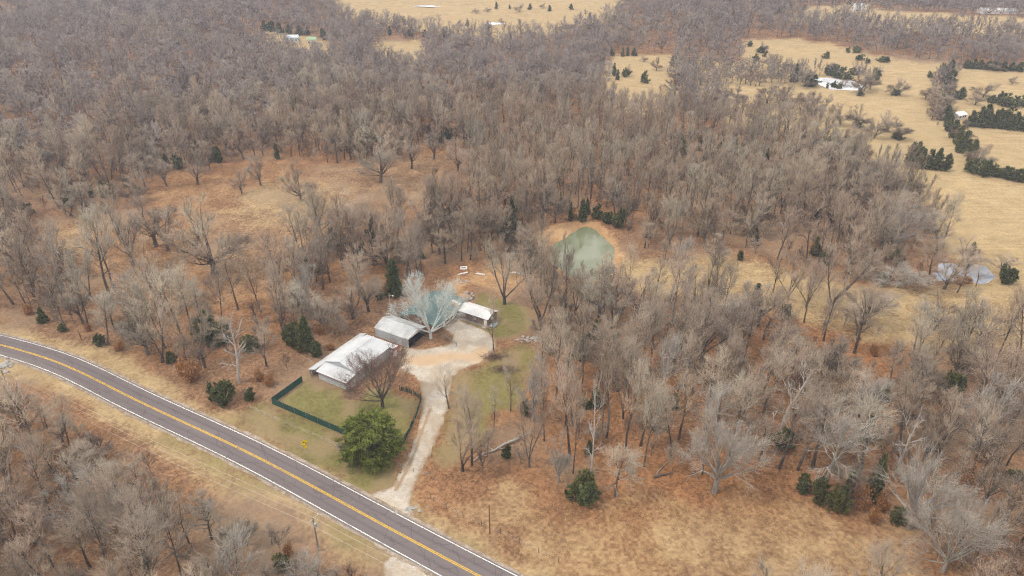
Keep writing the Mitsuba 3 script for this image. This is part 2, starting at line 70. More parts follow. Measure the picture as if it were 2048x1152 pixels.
CEDARS = [[-125.9, 161.3, 4.2, 1.5, 'c', 'small dark cedar near the road at the left edge'], [-118.3, 157.0, 2.2, 1.2, 'r', 'low dark juniper bush at the foot of the leaning tree'], [-105.0, 150.4, 3.3, 1.4, 'r', 'dark juniper bush above the road bend'], [-76.9, 151.5, 9.4, 4.0, 'r', 'broad dark juniper left of the white dead tree'], [-65.6, 148.1, 3.8, 2.5, 'r', 'yellowish juniper right of the white dead tree'], [-65.5, 126.9, 6.0, 2.9, 'r', 'green and yellow juniper at the road edge of the woods'], [-83.5, 142.6, 3.0, 1.2, 'r', 'small juniper at the foot of the leaning tree'], [-59.6, 127.9, 2.8, 1.3, 'r', 'small dark juniper at the end of the woods by the lawn'], [-55.7, 150.4, 6.8, 2.6, 'r', 'broad dark juniper left of the garage'], [-51.7, 148.1, 8.9, 2.5, 'c', 'dark juniper nearer the garage'], [-48.6, 145.4, 4.5, 1.6, 'r', 'yellow-green juniper beside the garage lean-to'], [-33.6, 175.7, 10.3, 2.9, 'c', 'tall dark cedar left of the green house roof'], [-37.7, 173.9, 5.2, 1.3, 'c', 'narrow cedar by the light pole'], [20.6, 228.4, 6.1, 1.1, 'c', 'narrow cedar left on the bank behind the pond'], [24.7, 228.4, 7.5, 1.8, 'c', 'tallest dark cedar behind the pond'], [27.1, 235.5, 5.4, 1.3, 'c', 'slim cedar behind the tallest pond cedar'], [30.0, 231.0, 5.0, 2.0, 'r', 'rounded dark cedar behind the pond'], [33.5, 227.5, 4.2, 2.3, 'r', 'dark juniper right behind the pond'], [36.5, 223.6, 6.9, 2.6, 'r', 'broad dark juniper at the right of the pond'], [0.3, 212.7, 13.7, 3.3, 'c', 'tall yellowish cedar left of the pond'], [2.7, 214.2, 6.0, 2.7, 'r', 'dark green cedar close left of the pond bank'], [-2.7, 214.2, 6.9, 2.7, 'c', 'cedar at the wood edge left of the pond'], [17.4, 236.9, 6.8, 1.1, 'c', 'slim cedar among trunks above the pond'], [108.4, 231.0, 5.0, 1.4, 'c', 'yellowish narrow cedar in the right woods'], [97.0, 202.2, 5.6, 2.1, 'c', 'dark cedar left in the wood edge cluster'], [97.0, 195.2, 5.5, 1.9, 'c', 'dark cedar right in the wood edge cluster'], [109.0, 190.1, 6.8, 2.0, 'c', 'cedar in the thicket left of the small pond'], [80.1, 209.6, 3.6, 1.3, 'c', 'dark cedar left of the tan strip'], [71.9, 198.6, 3.2, 1.1, 'r', 'small yellowish juniper left of the tan strip'], [124.6, 212.7, 6.7, 3.7, 'r', 'broad dark cedar below the big grey tree by the tan field'], [120.8, 198.6, 4.4, 2.4, 'r', 'dark cedar between the grey tree and the small pond'], [109.0, 182.8, 3.3, 1.9, 'r', 'yellow-green juniper at the strip edge'], [146.2, 183.5, 5.7, 2.4, 'r', 'globe-shaped dark cedar right of the small pond'], [144.1, 198.6, 5.6, 1.7, 'c', 'dark cedar above the small pond'], [66.5, 166.5, 7.9, 2.1, 'c', 'leaning dark cedar left below the tan strip'], [136.8, 264.9, 5.2, 3.0, 'r', 'dark cedar high in the right woods'], [36.5, 127.9, 2.1, 1.1, 'r', 'small green cedar in the orange woods'], [56.2, 112.8, 3.8, 2.6, 'b', 'flat dark green juniper at the foot of the white dead tree'], [60.4, 94.7, 6.3, 2.0, 'r', 'darkest juniper in the middle of the meadow edge thicket'], [58.4, 97.4, 5.7, 1.8, 'r', 'yellow-green juniper left in the meadow edge thicket'], [55.8, 99.4, 3.9, 1.4, 'r', 'low juniper at the left end of the meadow edge thicket'], [63.2, 97.4, 6.4, 1.2, 'c', 'pointed juniper behind the meadow edge thicket'], [68.1, 97.4, 10.0, 1.6, 'c', 'tall yellow-green cedar right of the dark thicket'], [70.3, 91.9, 3.8, 1.6, 'r', 'small dark juniper beside the big grey trunk'], [100.5, 129.7, 6.3, 2.6, 'r', 'dark green cedar in the right woods'], [99.0, 103.4, 2.2, 1.8, 'b', 'low green juniper at the right edge'], [74.4, 114.3, 6.0, 1.7, 'c', 'green cedar behind the drooping pale tree'], [13.4, 97.4, 6.1, 3.0, 'b', 'dark green juniper bush at the meadow edge by the white trunk'], [36.2, 124.6, 3.9, 1.0, 'c', 'small green cedar beside the leaning whitish tree'], [30.7, 117.5, 4.8, 1.4, 'r', 'dark juniper at the foot of the leaning whitish tree'], [2.9, 122.5, 4.2, 1.1, 'r', 'vine covered dark bush on the trunk clump'], [83.7, 127.9, 4.2, 1.5, 'r', 'green juniper in the right-hand woods'], [-102.5, 296.7, 5.8, 1.5, 'c', 'small dark cedar at the back of the clearing'], [-80.2, 320.4, 9.4, 4.2, 'r', 'dark cedar clump beyond the clearing'], [-74.8, 316.6, 6.6, 2.8, 'r', 'dark cedar right in the clump beyond the clearing'], [-39.0, 81.5, 3.1, 1.5, 'r', 'dark juniper at the bottom edge below the road'], [-95.2, 96.2, 3.8, 1.9, 'r', 'shaded juniper in the bottom left woods']]
FCEDARS = [[172.7, 286.4, 7.7, 2.8, 'c'], [175.6, 284.5, 7.2, 2.7, 'c'], [178.3, 283.3, 8.0, 2.5, 'c'], [181.5, 282.1, 6.5, 2.7, 'c'], [170.1, 289.6, 8.4, 2.6, 'c'], [174.4, 293.1, 7.8, 2.2, 'c'], [192.1, 280.5, 5.8, 3.1, 'r'], [193.9, 277.4, 6.4, 2.9, 'r'], [198.0, 276.3, 4.7, 2.5, 'r'], [201.1, 274.6, 5.3, 2.9, 'r'], [203.3, 271.7, 5.3, 2.8, 'r'], [205.9, 269.4, 6.1, 2.6, 'r'], [198.5, 280.7, 4.3, 2.1, 'c'], [203.7, 308.4, 8.5, 3.4, 'c'], [200.8, 297.4, 7.9, 2.8, 'c'], [216.8, 344.7, 7.5, 3.2, 'c'], [212.8, 333.0, 7.3, 2.9, 'c'], [208.1, 320.3, 7.6, 2.6, 'c'], [233.7, 354.6, 6.7, 3.1, 'c'], [237.0, 352.8, 8.7, 3.3, 'c'], [240.9, 352.0, 6.9, 3.0, 'c'], [244.4, 351.1, 8.6, 3.3, 'c'], [247.9, 349.4, 7.6, 3.3, 'c'], [251.3, 347.6, 7.6, 3.3, 'c'], [254.7, 345.9, 7.5, 3.2, 'c'], [245.5, 361.6, 8.1, 3.4, 'c'], [259.4, 366.4, 6.8, 3.7, 'r'], [259.8, 410.6, 5.7, 3.5, 'c'], [258.8, 412.9, 4.6, 2.9, 'r'], [272.7, 400.7, 4.5, 2.5, 'r'], [277.1, 394.0, 6.7, 5.0, 'r'], [282.4, 393.7, 5.5, 3.6, 'r'], [276.2, 400.5, 5.6, 2.5, 'c'], [301.5, 480.1, 4.5, 3.0, 'c'], [304.9, 478.0, 5.1, 3.3, 'c'], [308.3, 476.0, 4.8, 3.0, 'c'], [311.7, 473.9, 4.8, 3.0, 'c'], [315.6, 471.8, 4.8, 3.3, 'c'], [319.5, 469.7, 4.7, 3.3, 'c'], [323.4, 467.6, 4.7, 2.9, 'c'], [327.2, 465.5, 5.0, 3.2, 'c'], [267.7, 461.8, 3.5, 1.6, 'r'], [225.3, 523.0, 5.2, 2.5, 'r'], [188.1, 548.5, 4.7, 3.4, 'r'], [246.6, 514.3, 3.4, 2.8, 'r'], [246.9, 504.3, 2.4, 1.6, 'r'], [258.9, 507.4, 3.7, 4.5, 'b'], [251.8, 533.9, 4.9, 2.9, 'r'], [246.8, 536.5, 3.2, 1.7, 'r'], [184.2, 570.2, 3.7, 2.3, 'r'], [176.3, 527.2, 4.2, 2.5, 'r'], [185.1, 535.0, 2.1, 1.5, 'r'], [214.4, 469.7, 7.9, 4.2, 'r'], [212.5, 477.1, 7.1, 3.6, 'r'], [217.4, 465.1, 5.1, 2.6, 'r'], [226.0, 478.0, 4.5, 3.0, 'r'], [233.0, 460.4, 7.8, 2.6, 'r'], [212.0, 480.0, 7.1, 3.3, 'r'], [186.9, 448.1, 6.8, 4.7, 'r'], [200.8, 445.9, 4.0, 2.0, 'r'], [202.2, 441.7, 4.0, 1.9, 'r'], [195.5, 442.1, 2.1, 0.9, 'r'], [113.9, 515.5, 5.5, 2.3, 'c'], [118.8, 515.1, 3.8, 2.1, 'r'], [122.3, 513.2, 3.8, 1.8, 'r'], [180.6, 458.5, 9.4, 2.9, 'c'], [174.1, 349.3, 4.3, 2.5, 'b'], [184.5, 329.1, 3.9, 2.9, 'b'], [206.8, 421.8, 2.1, 1.8, 'b'], [228.3, 423.4, 2.7, 2.7, 'b'], [68.4, 482.5, 7.2, 1.8, 'c'], [76.0, 479.0, 5.8, 2.7, 'r'], [85.2, 458.4, 7.5, 2.9, 'r'], [68.9, 468.4, 5.7, 1.6, 'c'], [75.0, 552.4, 5.8, 1.9, 'r'], [83.4, 550.0, 5.4, 1.9, 'c'], [92.2, 550.9, 5.1, 2.3, 'c'], [87.4, 551.3, 5.8, 1.5, 'c'], [45.1, 477.0, 5.5, 1.7, 'c'], [-214.7, 643.9, 7.4, 3.5, 'c'], [-207.6, 642.2, 7.4, 3.5, 'c'], [-199.4, 636.1, 7.3, 3.9, 'c'], [-190.7, 632.4, 6.5, 3.4, 'c'], [-180.4, 628.9, 6.5, 3.8, 'c'], [-174.2, 629.4, 4.9, 3.0, 'c'], [-211.8, 648.8, 5.8, 3.1, 'c'], [-155.0, 610.5, 7.1, 2.9, 'c'], [-159.3, 620.2, 6.8, 2.1, 'c'], [-524.8, 771.4, 4.3, 2.6, 'c'], [-498.0, 759.5, 5.2, 3.0, 'c'], [-488.0, 755.5, 5.2, 3.0, 'c'], [-478.0, 751.5, 4.7, 2.5, 'c'], [-15.2, 735.5, 5.5, 2.0, 'c'], [17.5, 730.8, 4.6, 2.4, 'c'], [36.1, 722.6, 4.5, 2.2, 'c'], [57.2, 728.0, 4.5, 2.4, 'c'], [-2.0, 734.5, 2.7, 1.2, 'r'], [-39.9, 666.0, 4.2, 1.8, 'c'], [264.2, 713.9, 4.9, 3.3, 'c'], [250.9, 702.2, 5.3, 4.7, 'r'], [277.4, 713.6, 4.0, 2.4, 'c'], [237.4, 727.3, 3.2, 3.9, 'r'], [341.1, 763.0, 4.2, 2.5, 'c'], [-104.4, 632.6, 6.1, 2.1, 'c'], [-86.9, 629.1, 4.9, 3.0, 'c'], [-56.5, 621.7, 4.8, 2.1, 'c'], [-73.7, 625.4, 4.8, 2.5, 'c'], [278.9, 466.2, 6.9, 3.2, 'r'], [286.4, 471.3, 7.3, 2.9, 'c'], [269.6, 442.5, 9.1, 4.0, 'r'], [241.6, 398.0, 8.4, 3.7, 'b'], [227.2, 366.2, 6.6, 3.4, 'c'], [-48.2, 417.7, 7.2, 2.1, 'c'], [-20.5, 457.7, 6.2, 1.9, 'c'], [18.2, 467.5, 6.4, 2.3, 'c'], [-12.1, 513.8, 5.9, 1.8, 'c'], [-60.9, 424.7, 7.3, 3.0, 'r'], [-54.5, 420.5, 6.7, 2.7, 'r'], [127.2, 517.6, 4.2, 1.8, 'r'], [-186.5, 425.9, 5.9, 1.8, 'c'], [-193.4, 393.6, 6.9, 1.7, 'r'], [-180.3, 519.1, 4.5, 2.5, 'r'], [-258.7, 562.7, 5.5, 3.8, 'r'], [-247.0, 571.8, 5.2, 3.5, 'r'], [-230.9, 413.6, 4.3, 1.5, 'r'], [-82.8, 397.6, 5.6, 2.0, 'r'], [-69.6, 385.7, 5.4, 1.6, 'r']]
BROWN = [[-75.8, 135.4, 7.1, 3.6, 'rust-leaved oak sapling right of the leaning tree by the road'], [-79.0, 137.9, 4.1, 2.2, 'small rust-leaved sapling by the junipers above the road'], [88.6, 102.0, 5.2, 2.9, 'orange-leaved bush behind the big grey tree'], [65.1, 95.6, 5.7, 2.8, 'rust-leaved bush at the meadow edge between the junipers'], [68.7, 94.9, 4.5, 1.9, 'dull orange bush right of the tall cedar'], [95.6, 108.3, 2.7, 2.0, 'pale orange bush near the right edge'], [-46.0, 148.1, 2.3, 1.6, 'orange sapling beside the garage wall'], [-53.3, 147.0, 2.3, 1.1, 'orange sapling among the junipers by the garage'], [-36.5, 176.3, 3.3, 1.2, 'rust sapling by the light pole'], [22.3, 230.1, 2.9, 1.1, 'orange sapling between the pond cedars'], [96.9, 126.9, 2.8, 1.5, 'orange sapling beside the cedar in the right woods'], [2.6, 207.7, 4.5, 1.6, 'orange brush on the pond bank'], [160.5, 363.6, 4.7, 1.3, 'orange bush on the far wood edge'], [65.9, 91.9, 4.4, 1.6, 'rust-brown brush below the tall cedar'], [132.5, 183.5, 3.0, 3.0, 'rust brush in front of the middle of the small right pond'], [135.2, 183.8, 2.5, 2.2, 'second rust brush by the small right pond'], [-99.0, 148.1, 3.0, 1.9, 'rust brush above the road bend'], [-56.7, 133.5, 3.6, 2.1, 'grey-brown brush at the lawn corner'], [-59.7, 135.4, 3.6, 1.8, 'grey-brown brush left of the lawn corner']]
PT = {'logm0': [28.0, 103.4], 'logm1': [31.9, 104.3], 'logm2': [28.5, 104.1], 'logm3': [31.5, 107.6], 'logl0': [-106.3, 111.3], 'logl1': [-101.5, 113.6], 'sign': [-42.5, 110.8], 'utop': [-33.8, 85.6], 'brownpole': [-4.0, 89.3], 'light': [-33.0, 164.6], 'shortpost': [-111.2, 152.7], 'culvert': [-19.1, 95.1], 'upole2': [-113.7, 128.3], 'post1': [-15.4, 97.7], 'post2': [-13.9, 96.4], 'tire': [-27.5, 147.9], 'atv': [-25.5, 152.2], 'cyl': [-13.0, 175.1], 'tray': [-14.9, 192.8], 'board1': [-15.0, 189.2], 'board2': [-9.7, 188.8], 'board3': [1.7, 189.5], 'white_b': [4.9, 153.6], 'white_b2': [2.7, 155.6], 'brush1': [-4.2, 144.6], 'brush2': [-1.5, 139.5], 'log0': [-8.1, 108.0], 'log1': [1.2, 114.3], 'fencew0': [-58.6, 124.6], 'fencew1': [-33.4, 110.5], 'fencew2': [-16.2, 103.4], 'rail0': [-18.9, 155.6], 'rail1': [-14.1, 149.9], 'pile': [-13.9, 183.5], 'stone': [30.5, 177.7], 'f1': [-180.1, 603.9], 'f2': [-162.3, 597.9], 'f3': [445.9, 690.4], 'f4': [324.9, 705.9], 'f5': [236.1, 370.4], 'stones_left': [-124.3, 141.2], 'patch': [7.2, 153.2], 'farwhite': [329.6, 705.9], 'logs2': [30.0, 102.7], 'cedarbig': [-28.2, 107.6], 'cedartop': [-31.4, 126.0], 'greybush': [-33.2, 108.3], 'wallgravel': [-38.4, 129.7], 'firepit': [207.1, 781.0]}

def sstep(a, b, x):
    t = np.clip((np.asarray(x, float) - a) / (b - a), 0, 1)
    return t * t * (3 - 2 * t)
def relief(x, y):
    d = np.hypot(x, y - 150)
    w = sstep(170, 480, d)
    return w * (5 * np.sin(x / 150 + 1.3) * np.cos(y / 160) + 4 * np.sin((0.6 * x + y) / 120 + 0.8) + 0.012 * np.maximum(y - 500, 0))

rng = np.random.default_rng(7)

# ------------------------------------------------------------------ materials
def mat(name, d, two=True):
    scene[name] = {'type': 'twosided', 'bsdf': d} if two else d
def rgb(*c): return {'type': 'rgb', 'value': list(c)}
def diff(name, fn): mat(name, {'type': 'diffuse', 'reflectance': fn if isinstance(fn, dict) else proc(fn)})
def plain(name, c, rough=0.5, metal=0.0, spec=0.5):
    mat(name, {'type': 'principled', 'base_color': c if isinstance(c, dict) else rgb(*c), 'roughness': rough, 'metallic': metal, 'specular': spec})

def ground_fn(p, n, uv):
    x, y = p.x, p.y
    big = fbm(x / 23, y / 23, 0, 3); mid = fbm(x / 4.5, y / 4.5, 3, 3); fine = noise(x / 0.55, y / 0.55, 5); speck = noise(x / 0.24, y / 0.24, 9)
    lit = mix((0.15, 0.088, 0.054), (0.40, 0.245, 0.148), dr.clip(0.1 + 0.55 * mid + 0.6 * (fine - 0.5) + 0.6 * (speck - 0.5), 0, 1))
    ora = mix((0.18, 0.090, 0.044), (0.46, 0.232, 0.108), dr.clip(0.1 + 0.55 * mid + 0.6 * (fine - 0.5) + 0.6 * (speck - 0.5), 0, 1))
    lit = mix(lit, ora, smoothstep(0.38, 0.62, fbm(x / 40, y / 40, 21, 2)) * 0.5 + smoothstep(-5, 25, x) * smoothstep(200, 140, y) * 0.4)
    lit = mix(lit, (0.33, 0.245, 0.17), smoothstep(0.48, 0.75, big) * 0.6)
    st = noise(x / 7, y / 1.1, 2)
    dry = mix((0.33, 0.240, 0.128), (0.555, 0.425, 0.240), dr.clip(0.05 + 0.5 * mid + 0.35 * st + 0.4 * (fine - 0.5) + 0.4 * (speck - 0.5), 0, 1))
    dry = mix(dry, (0.42, 0.32, 0.18), smoothstep(0.46, 0.66, big) * 0.5)
    green = mix((0.118, 0.108, 0.045), (0.275, 0.250, 0.098), dr.clip(0.5 * mid + 0.4 * fine + 0.3 * (speck - 0.3), 0, 1))
    green = mix(green, (0.31, 0.235, 0.135), smoothstep(0.42, 0.66, fbm(x / 6, y / 6, 8, 2)) * 0.75)
    dirt = mix((0.34, 0.195, 0.095), (0.58, 0.385, 0.215), dr.clip(mid * 0.8 + 0.4 * (fine - 0.3), 0, 1))
    jit = (mid - 0.5) * 0.9 + (fine - 0.5) * 0.5
    soft = lambda w: smoothstep(0.08, 0.92, w + 0.42 * jit * dr.clip(4 * w * (1 - w), 0, 1))
    c = mix(lit, dry, soft(uv.x))
    c = mix(c, green, soft(dr.clip(uv.y, 0, 1)))
    return mix(c, dirt, soft(dr.clip(-uv.y, 0, 1)))
diff('ground_cover', ground_fn)

def road_fn(p, n, uv):   # uv.x: metres across from the centre line, uv.y: metres along
    f = noise(p.x / 0.15, p.y / 0.15); m = fbm(uv.x / 0.9, uv.y / 30, 1, 3); l = fbm(p.x / 3, p.y / 3, 4, 3)
    a = dr.abs(dr.abs(uv.x) - 1.75)
    track = smoothstep(0.95, 0.45, dr.abs(a - 0.8))
    c = mix((0.142, 0.128, 0.132), (0.218, 0.200, 0.206), dr.clip(0.1 + 0.55 * m + 0.3 * (f - 0.5) + 0.25 * l, 0, 1))
    c = mix(c, (0.215, 0.178, 0.178), track * 0.35)
    c = mix(c, (0.11, 0.09, 0.09), smoothstep(0.5, 0.0, a) * 0.3)
    crack = dr.minimum(dr.abs(noise(uv.y / 4.5, 0, 3) * 1.1 - 0.35 - dr.abs(uv.x) * 0.12 + 0.25 * (noise(uv.y / 0.8, 5) - .5)), dr.abs(fbm(uv.x / 2.5, uv.y / 7, 9, 3) - 0.5) * 2.5)
    c = mix(c, (0.085, 0.07, 0.07), smoothstep(0.03, 0.006, crack) * 0.35)
    c = mix(c, (0.235, 0.205, 0.20), smoothstep(0.62, 0.68, noise(uv.x / 3.2, uv.y / 19, 13)) * 0.45)
    return mix(c, (0.26, 0.23, 0.21), smoothstep(3.3, 3.75, dr.abs(uv.x) + 0.3 * (l - 0.5)) * 0.7)
diff('asphalt', road_fn)
def paint(c, wear):
    def fn(p, n, uv):
        return mix(c, (0.22, 0.18, 0.17), smoothstep(0.6, 0.85, fbm(p.x / 0.9, p.y / 0.9, 2, 3)) * wear)
    return fn
diff('white_paint', paint((0.80, 0.79, 0.77), 0.6)); diff('yellow_paint', paint((0.78, 0.47, 0.06), 0.6))

TRK = np.array(AREA['tracks'])
def gravel_fn(p, n, uv):
    x, y = p.x, p.y
    m = fbm(x / 2.2, y / 2.2, 0, 4); f = noise(x / 0.22, y / 0.22, 4); l = fbm(x / 7, y / 7, 6, 3)
    c = mix((0.38, 0.33, 0.27), (0.69, 0.64, 0.565), dr.clip(0.1 + 0.75 * m + 0.45 * (f - 0.5), 0, 1))
    d = mi.Float(1e3)                       # grassy strip between the wheel tracks
    for (ax, ay), (bx, by) in zip(TRK[:-1], TRK[1:]):
        ux, uy = bx - ax, by - ay
        t = dr.clip(((x - ax) * ux + (y - ay) * uy) / (ux * ux + uy * uy), 0, 1)
        d = dr.minimum(d, dr.sqrt(dr.square(x - ax - t * ux) + dr.square(y - ay - t * uy)))
    c = mix(c, (0.33, 0.22, 0.12), smoothstep(0.65, 0.1, d + 0.6 * (m - 0.5)) * 0.8)
    (ax, ay), (bx, by) = AREA['dirt_line']
    ux, uy = bx - ax, by - ay
    t = dr.clip(((x - ax) * ux + (y - ay) * uy) / (ux * ux + uy * uy), 0, 1)
    d = dr.sqrt(dr.square(x - ax - t * ux) + dr.square(y - ay - t * uy))
    c = mix(c, (0.58, 0.40, 0.235), smoothstep(4.0, 0.5, d + 8 * (l - 0.5)) * 0.75)
    c = mix(c, (0.42, 0.325, 0.22), smoothstep(0.46, 0.70, fbm(x / 3.1, y / 3.1, 12, 3)) * 0.45)
    c = mix(c, (0.34, 0.255, 0.165), smoothstep(0.56, 0.72, l) * 0.6)
    return mix((0.30, 0.205, 0.125), c, smoothstep(-1.0, 0.35, uv.x + 1.9 * (fbm(x / 1.7, y / 1.7, 5, 3) - 0.5)))
diff('gravel', gravel_fn)
diff('shoulder_gravel', lambda p, n, uv: mix((0.24, 0.17, 0.11), (0.46, 0.40, 0.34), dr.clip(fbm(p.x / 0.8, p.y / 0.8, 0, 3) * 1.2 + 0.5 * (noise(p.x / 0.2, p.y / 0.2) - 0.6), 0, 1)))

def bark_fn(lo, hi, tint):
    def fn(p, n, uv):
        v = noise(p.x / 9, p.y / 9, 1); s = noise(p.x / 0.3, p.y / 0.3, p.z / 1.2)
        return mix(mix(lo, hi, dr.clip(0.7 * s + 0.5 * (v - 0.4), 0, 1)), tint, smoothstep(0.5, 0.8, noise(p.x / 5, p.y / 5, 7 + p.z / 6)) * 0.55)
    return fn
diff('bark', bark_fn((0.060, 0.050, 0.044), (0.185, 0.155, 0.135), (0.23, 0.225, 0.20)))
diff('pale_bark', bark_fn((0.23, 0.21, 0.19), (0.44, 0.42, 0.385), (0.33, 0.33, 0.28)))
diff('white_bark', bark_fn((0.36, 0.33, 0.30), (0.68, 0.65, 0.61), (0.42, 0.38, 0.34)))
def twig_fn(p, n, uv):
    v = noise(p.x / 8.5, p.y / 8.5, 2); w = noise(p.x / 31, p.y / 31, 5); g = noise(p.x / 13, p.y / 13, 11)
    c = mix((0.275, 0.222, 0.176), (0.605, 0.510, 0.405), dr.clip(0.25 + 0.9 * (v - 0.3) + 0.35 * (w - 0.5), 0, 1))
    c = mix(c, (0.46, 0.445, 0.375), smoothstep(0.5, 0.8, g) * 0.7)
    c = mix(c, (0.20, 0.170, 0.152), smoothstep(0.48, 0.72, fbm(p.x / 27, p.y / 27, 31, 3)) * 0.5)
    return mix(c, (0.43, 0.325, 0.265), smoothstep(0.5, 0.85, noise(p.x / 10, p.y / 10, 23)) * 0.6)
diff('twigs', twig_fn)
diff('pale_twigs', lambda p, n, uv: mix((0.33, 0.30, 0.265), (0.52, 0.485, 0.435), noise(p.x / 2, p.y / 2, p.z / 2)))
diff('greenish_twigs', lambda p, n, uv: mix((0.48, 0.52, 0.50), (0.72, 0.75, 0.715), noise(p.x / 2, p.y / 2, p.z / 2)))
diff('brown_twigs', lambda p, n, uv: mix((0.15, 0.10, 0.08), (0.30, 0.215, 0.18), noise(p.x / 1.5, p.y / 1.5, p.z / 1.5)))
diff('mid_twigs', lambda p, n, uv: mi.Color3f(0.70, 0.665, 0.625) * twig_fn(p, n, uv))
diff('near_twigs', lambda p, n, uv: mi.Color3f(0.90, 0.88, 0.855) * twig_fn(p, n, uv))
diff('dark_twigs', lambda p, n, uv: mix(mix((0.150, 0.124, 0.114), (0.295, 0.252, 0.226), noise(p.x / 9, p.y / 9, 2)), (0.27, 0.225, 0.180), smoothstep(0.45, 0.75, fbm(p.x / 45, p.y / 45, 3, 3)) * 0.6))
def cedar_fn(p, n, uv):
    v = noise(p.x / 4.5, p.y / 4.5, 3); s = noise(p.x / 0.7, p.y / 0.7, p.z / 0.7)
    c = mix((0.046, 0.064, 0.030), (0.145, 0.170, 0.070), dr.clip(s * 0.8 + 0.2 * v, 0, 1))
    return mix(c, (0.20, 0.165, 0.055), smoothstep(0.5, 0.9, v) * 0.7 * s)
diff('cedar_foliage', cedar_fn)
diff('bright_foliage', lambda p, n, uv: mix((0.052, 0.078, 0.020), (0.225, 0.255, 0.062), dr.clip(0.1 + 0.9 * noise(p.x / 0.8, p.y / 0.8, p.z / 0.8), 0, 1)))
diff('rust_leaves', lambda p, n, uv: mix((0.24, 0.115, 0.05), (0.50, 0.27, 0.13), noise(p.x / 1.3, p.y / 1.3, p.z / 1.3)))
diff('dry_blades', lambda p, n, uv: mix((0.36, 0.24, 0.12), (0.62, 0.46, 0.25), noise(p.x / 2.5, p.y / 2.5, 4)))
diff('brush_wood', lambda p, n, uv: mix((0.11, 0.075, 0.06), (0.24, 0.17, 0.14), noise(p.x / 0.5, p.y / 0.5, p.z / 0.5)))

def metal_fn(base, stain, amount, sc):
    def fn(p, n, uv):
        la = ((p.x + 38.0) * 0.8616 - (p.y - 131.2) * 0.5075) / 0.92; lb = ((p.x + 38.0) * 0.5075 + (p.y - 131.2) * 0.8616) / 0.92
        a = fbm(p.x / sc, p.y / sc, p.z / sc, 4); b = noise(p.x / 0.7, p.y / 0.7, p.z / 0.7)
        panel = 0.5 * cell_rand(la, 3) + 0.5 * cell_rand(lb, 5)
        return mix(base, stain, dr.clip(smoothstep(0.42, 0.72, a) * amount + 0.12 * (b - 0.5) + 0.55 * (panel - 0.35), 0, 1))
    return fn
plain('white_roof', proc(metal_fn((0.60, 0.63, 0.66), (0.45, 0.46, 0.47), 0.5, 3.0)), 0.45)
plain('grey_roof', proc(metal_fn((0.53, 0.56, 0.58), (0.34, 0.34, 0.33), 0.6, 2.2)), 0.45)
plain('bright_roof', proc(metal_fn((0.70, 0.71, 0.72), (0.52, 0.52, 0.53), 0.5, 2.0)), 0.4)
plain('silver_wall', proc(metal_fn((0.42, 0.455, 0.48), (0.31, 0.33, 0.34), 0.4, 2.0)), 0.4, 0.0)
plain('green_roof', proc(metal_fn((0.085, 0.155, 0.155), (0.17, 0.235, 0.225), 0.6, 2.5)), 0.45)
plain('red_trim', (0.34, 0.05, 0.06), 0.5); plain('plum_trim', (0.23, 0.12, 0.15), 0.5)
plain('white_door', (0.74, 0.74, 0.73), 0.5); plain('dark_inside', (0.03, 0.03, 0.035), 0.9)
plain('plank_brown', proc(lambda p, n, uv: mix((0.10, 0.075, 0.062), (0.25, 0.20, 0.175), dr.clip(noise((p.x * 0.86 - p.y * 0.5) / 0.27, (p.x * .5 + p.y * .86) / 0.27, p.z / 2.5) * 1.1, 0, 1))), 0.9)
plain('brick_red', proc(lambda p, n, uv: mix((0.13, 0.07, 0.05), (0.28, 0.16, 0.12), noise(p.x / 0.3, p.y / 0.3, p.z / 0.12))), 0.9)
plain('concrete', proc(lambda p, n, uv: mix((0.27, 0.26, 0.24), (0.47, 0.46, 0.44), fbm(p.x / 0.6, p.y / 0.6, p.z / 0.6, 3))), 0.9)
plain('wood_orange', proc(lambda p, n, uv: mix((0.26, 0.12, 0.04), (0.50, 0.28, 0.12), noise(p.x / 0.3, p.y / 0.3, p.z / 0.2))), 0.8)
plain('fence_green', proc(lambda p, n, uv: mix((0.008, 0.05, 0.043), (0.018, 0.085, 0.072), fbm(p.x / 0.8, p.y / 0.8, p.z / 0.8, 3))), 0.7)
plain('post_grey', (0.22, 0.21, 0.20), 0.7); plain('post_brown', (0.20, 0.105, 0.055), 0.8); plain('wire_grey', (0.48, 0.44, 0.38), 0.5, 0.0)
plain('galvanised', (0.42, 0.43, 0.44), 0.45, 0.3); plain('sign_yellow', (0.95, 0.70, 0.01), 0.5); plain('black_paint', (0.02, 0.02, 0.02), 0.5)
plain('rubber', (0.02, 0.02, 0.02), 0.8); plain('dark_body', (0.03, 0.035, 0.06), 0.3); plain('glass_dark', (0.03, 0.04, 0.05), 0.1)
plain('pale_blue', (0.52, 0.62, 0.66), 0.6); plain('sage_roof', (0.28, 0.40, 0.24), 0.5); plain('cream_wall', (0.66, 0.64, 0.52), 0.7)
def water(name, c1, c2, r):
    mat(name, {'type': 'principled', 'base_color': proc(lambda p, n, uv: mix(c1, c2, smoothstep(0.3, 0.7, fbm(p.x / 9, p.y / 7, 3, 3)))), 'roughness': r, 'specular': 0.55})
water('green_water', (0.165, 0.190, 0.112), (0.225, 0.245, 0.165), 0.05); water('ice_water', (0.50, 0.53, 0.57), (0.74, 0.76, 0.80), 0.1); water('grey_water', (0.26, 0.29, 0.35), (0.50, 0.54, 0.60), 0.06)  # far ponds have a near-white base colour

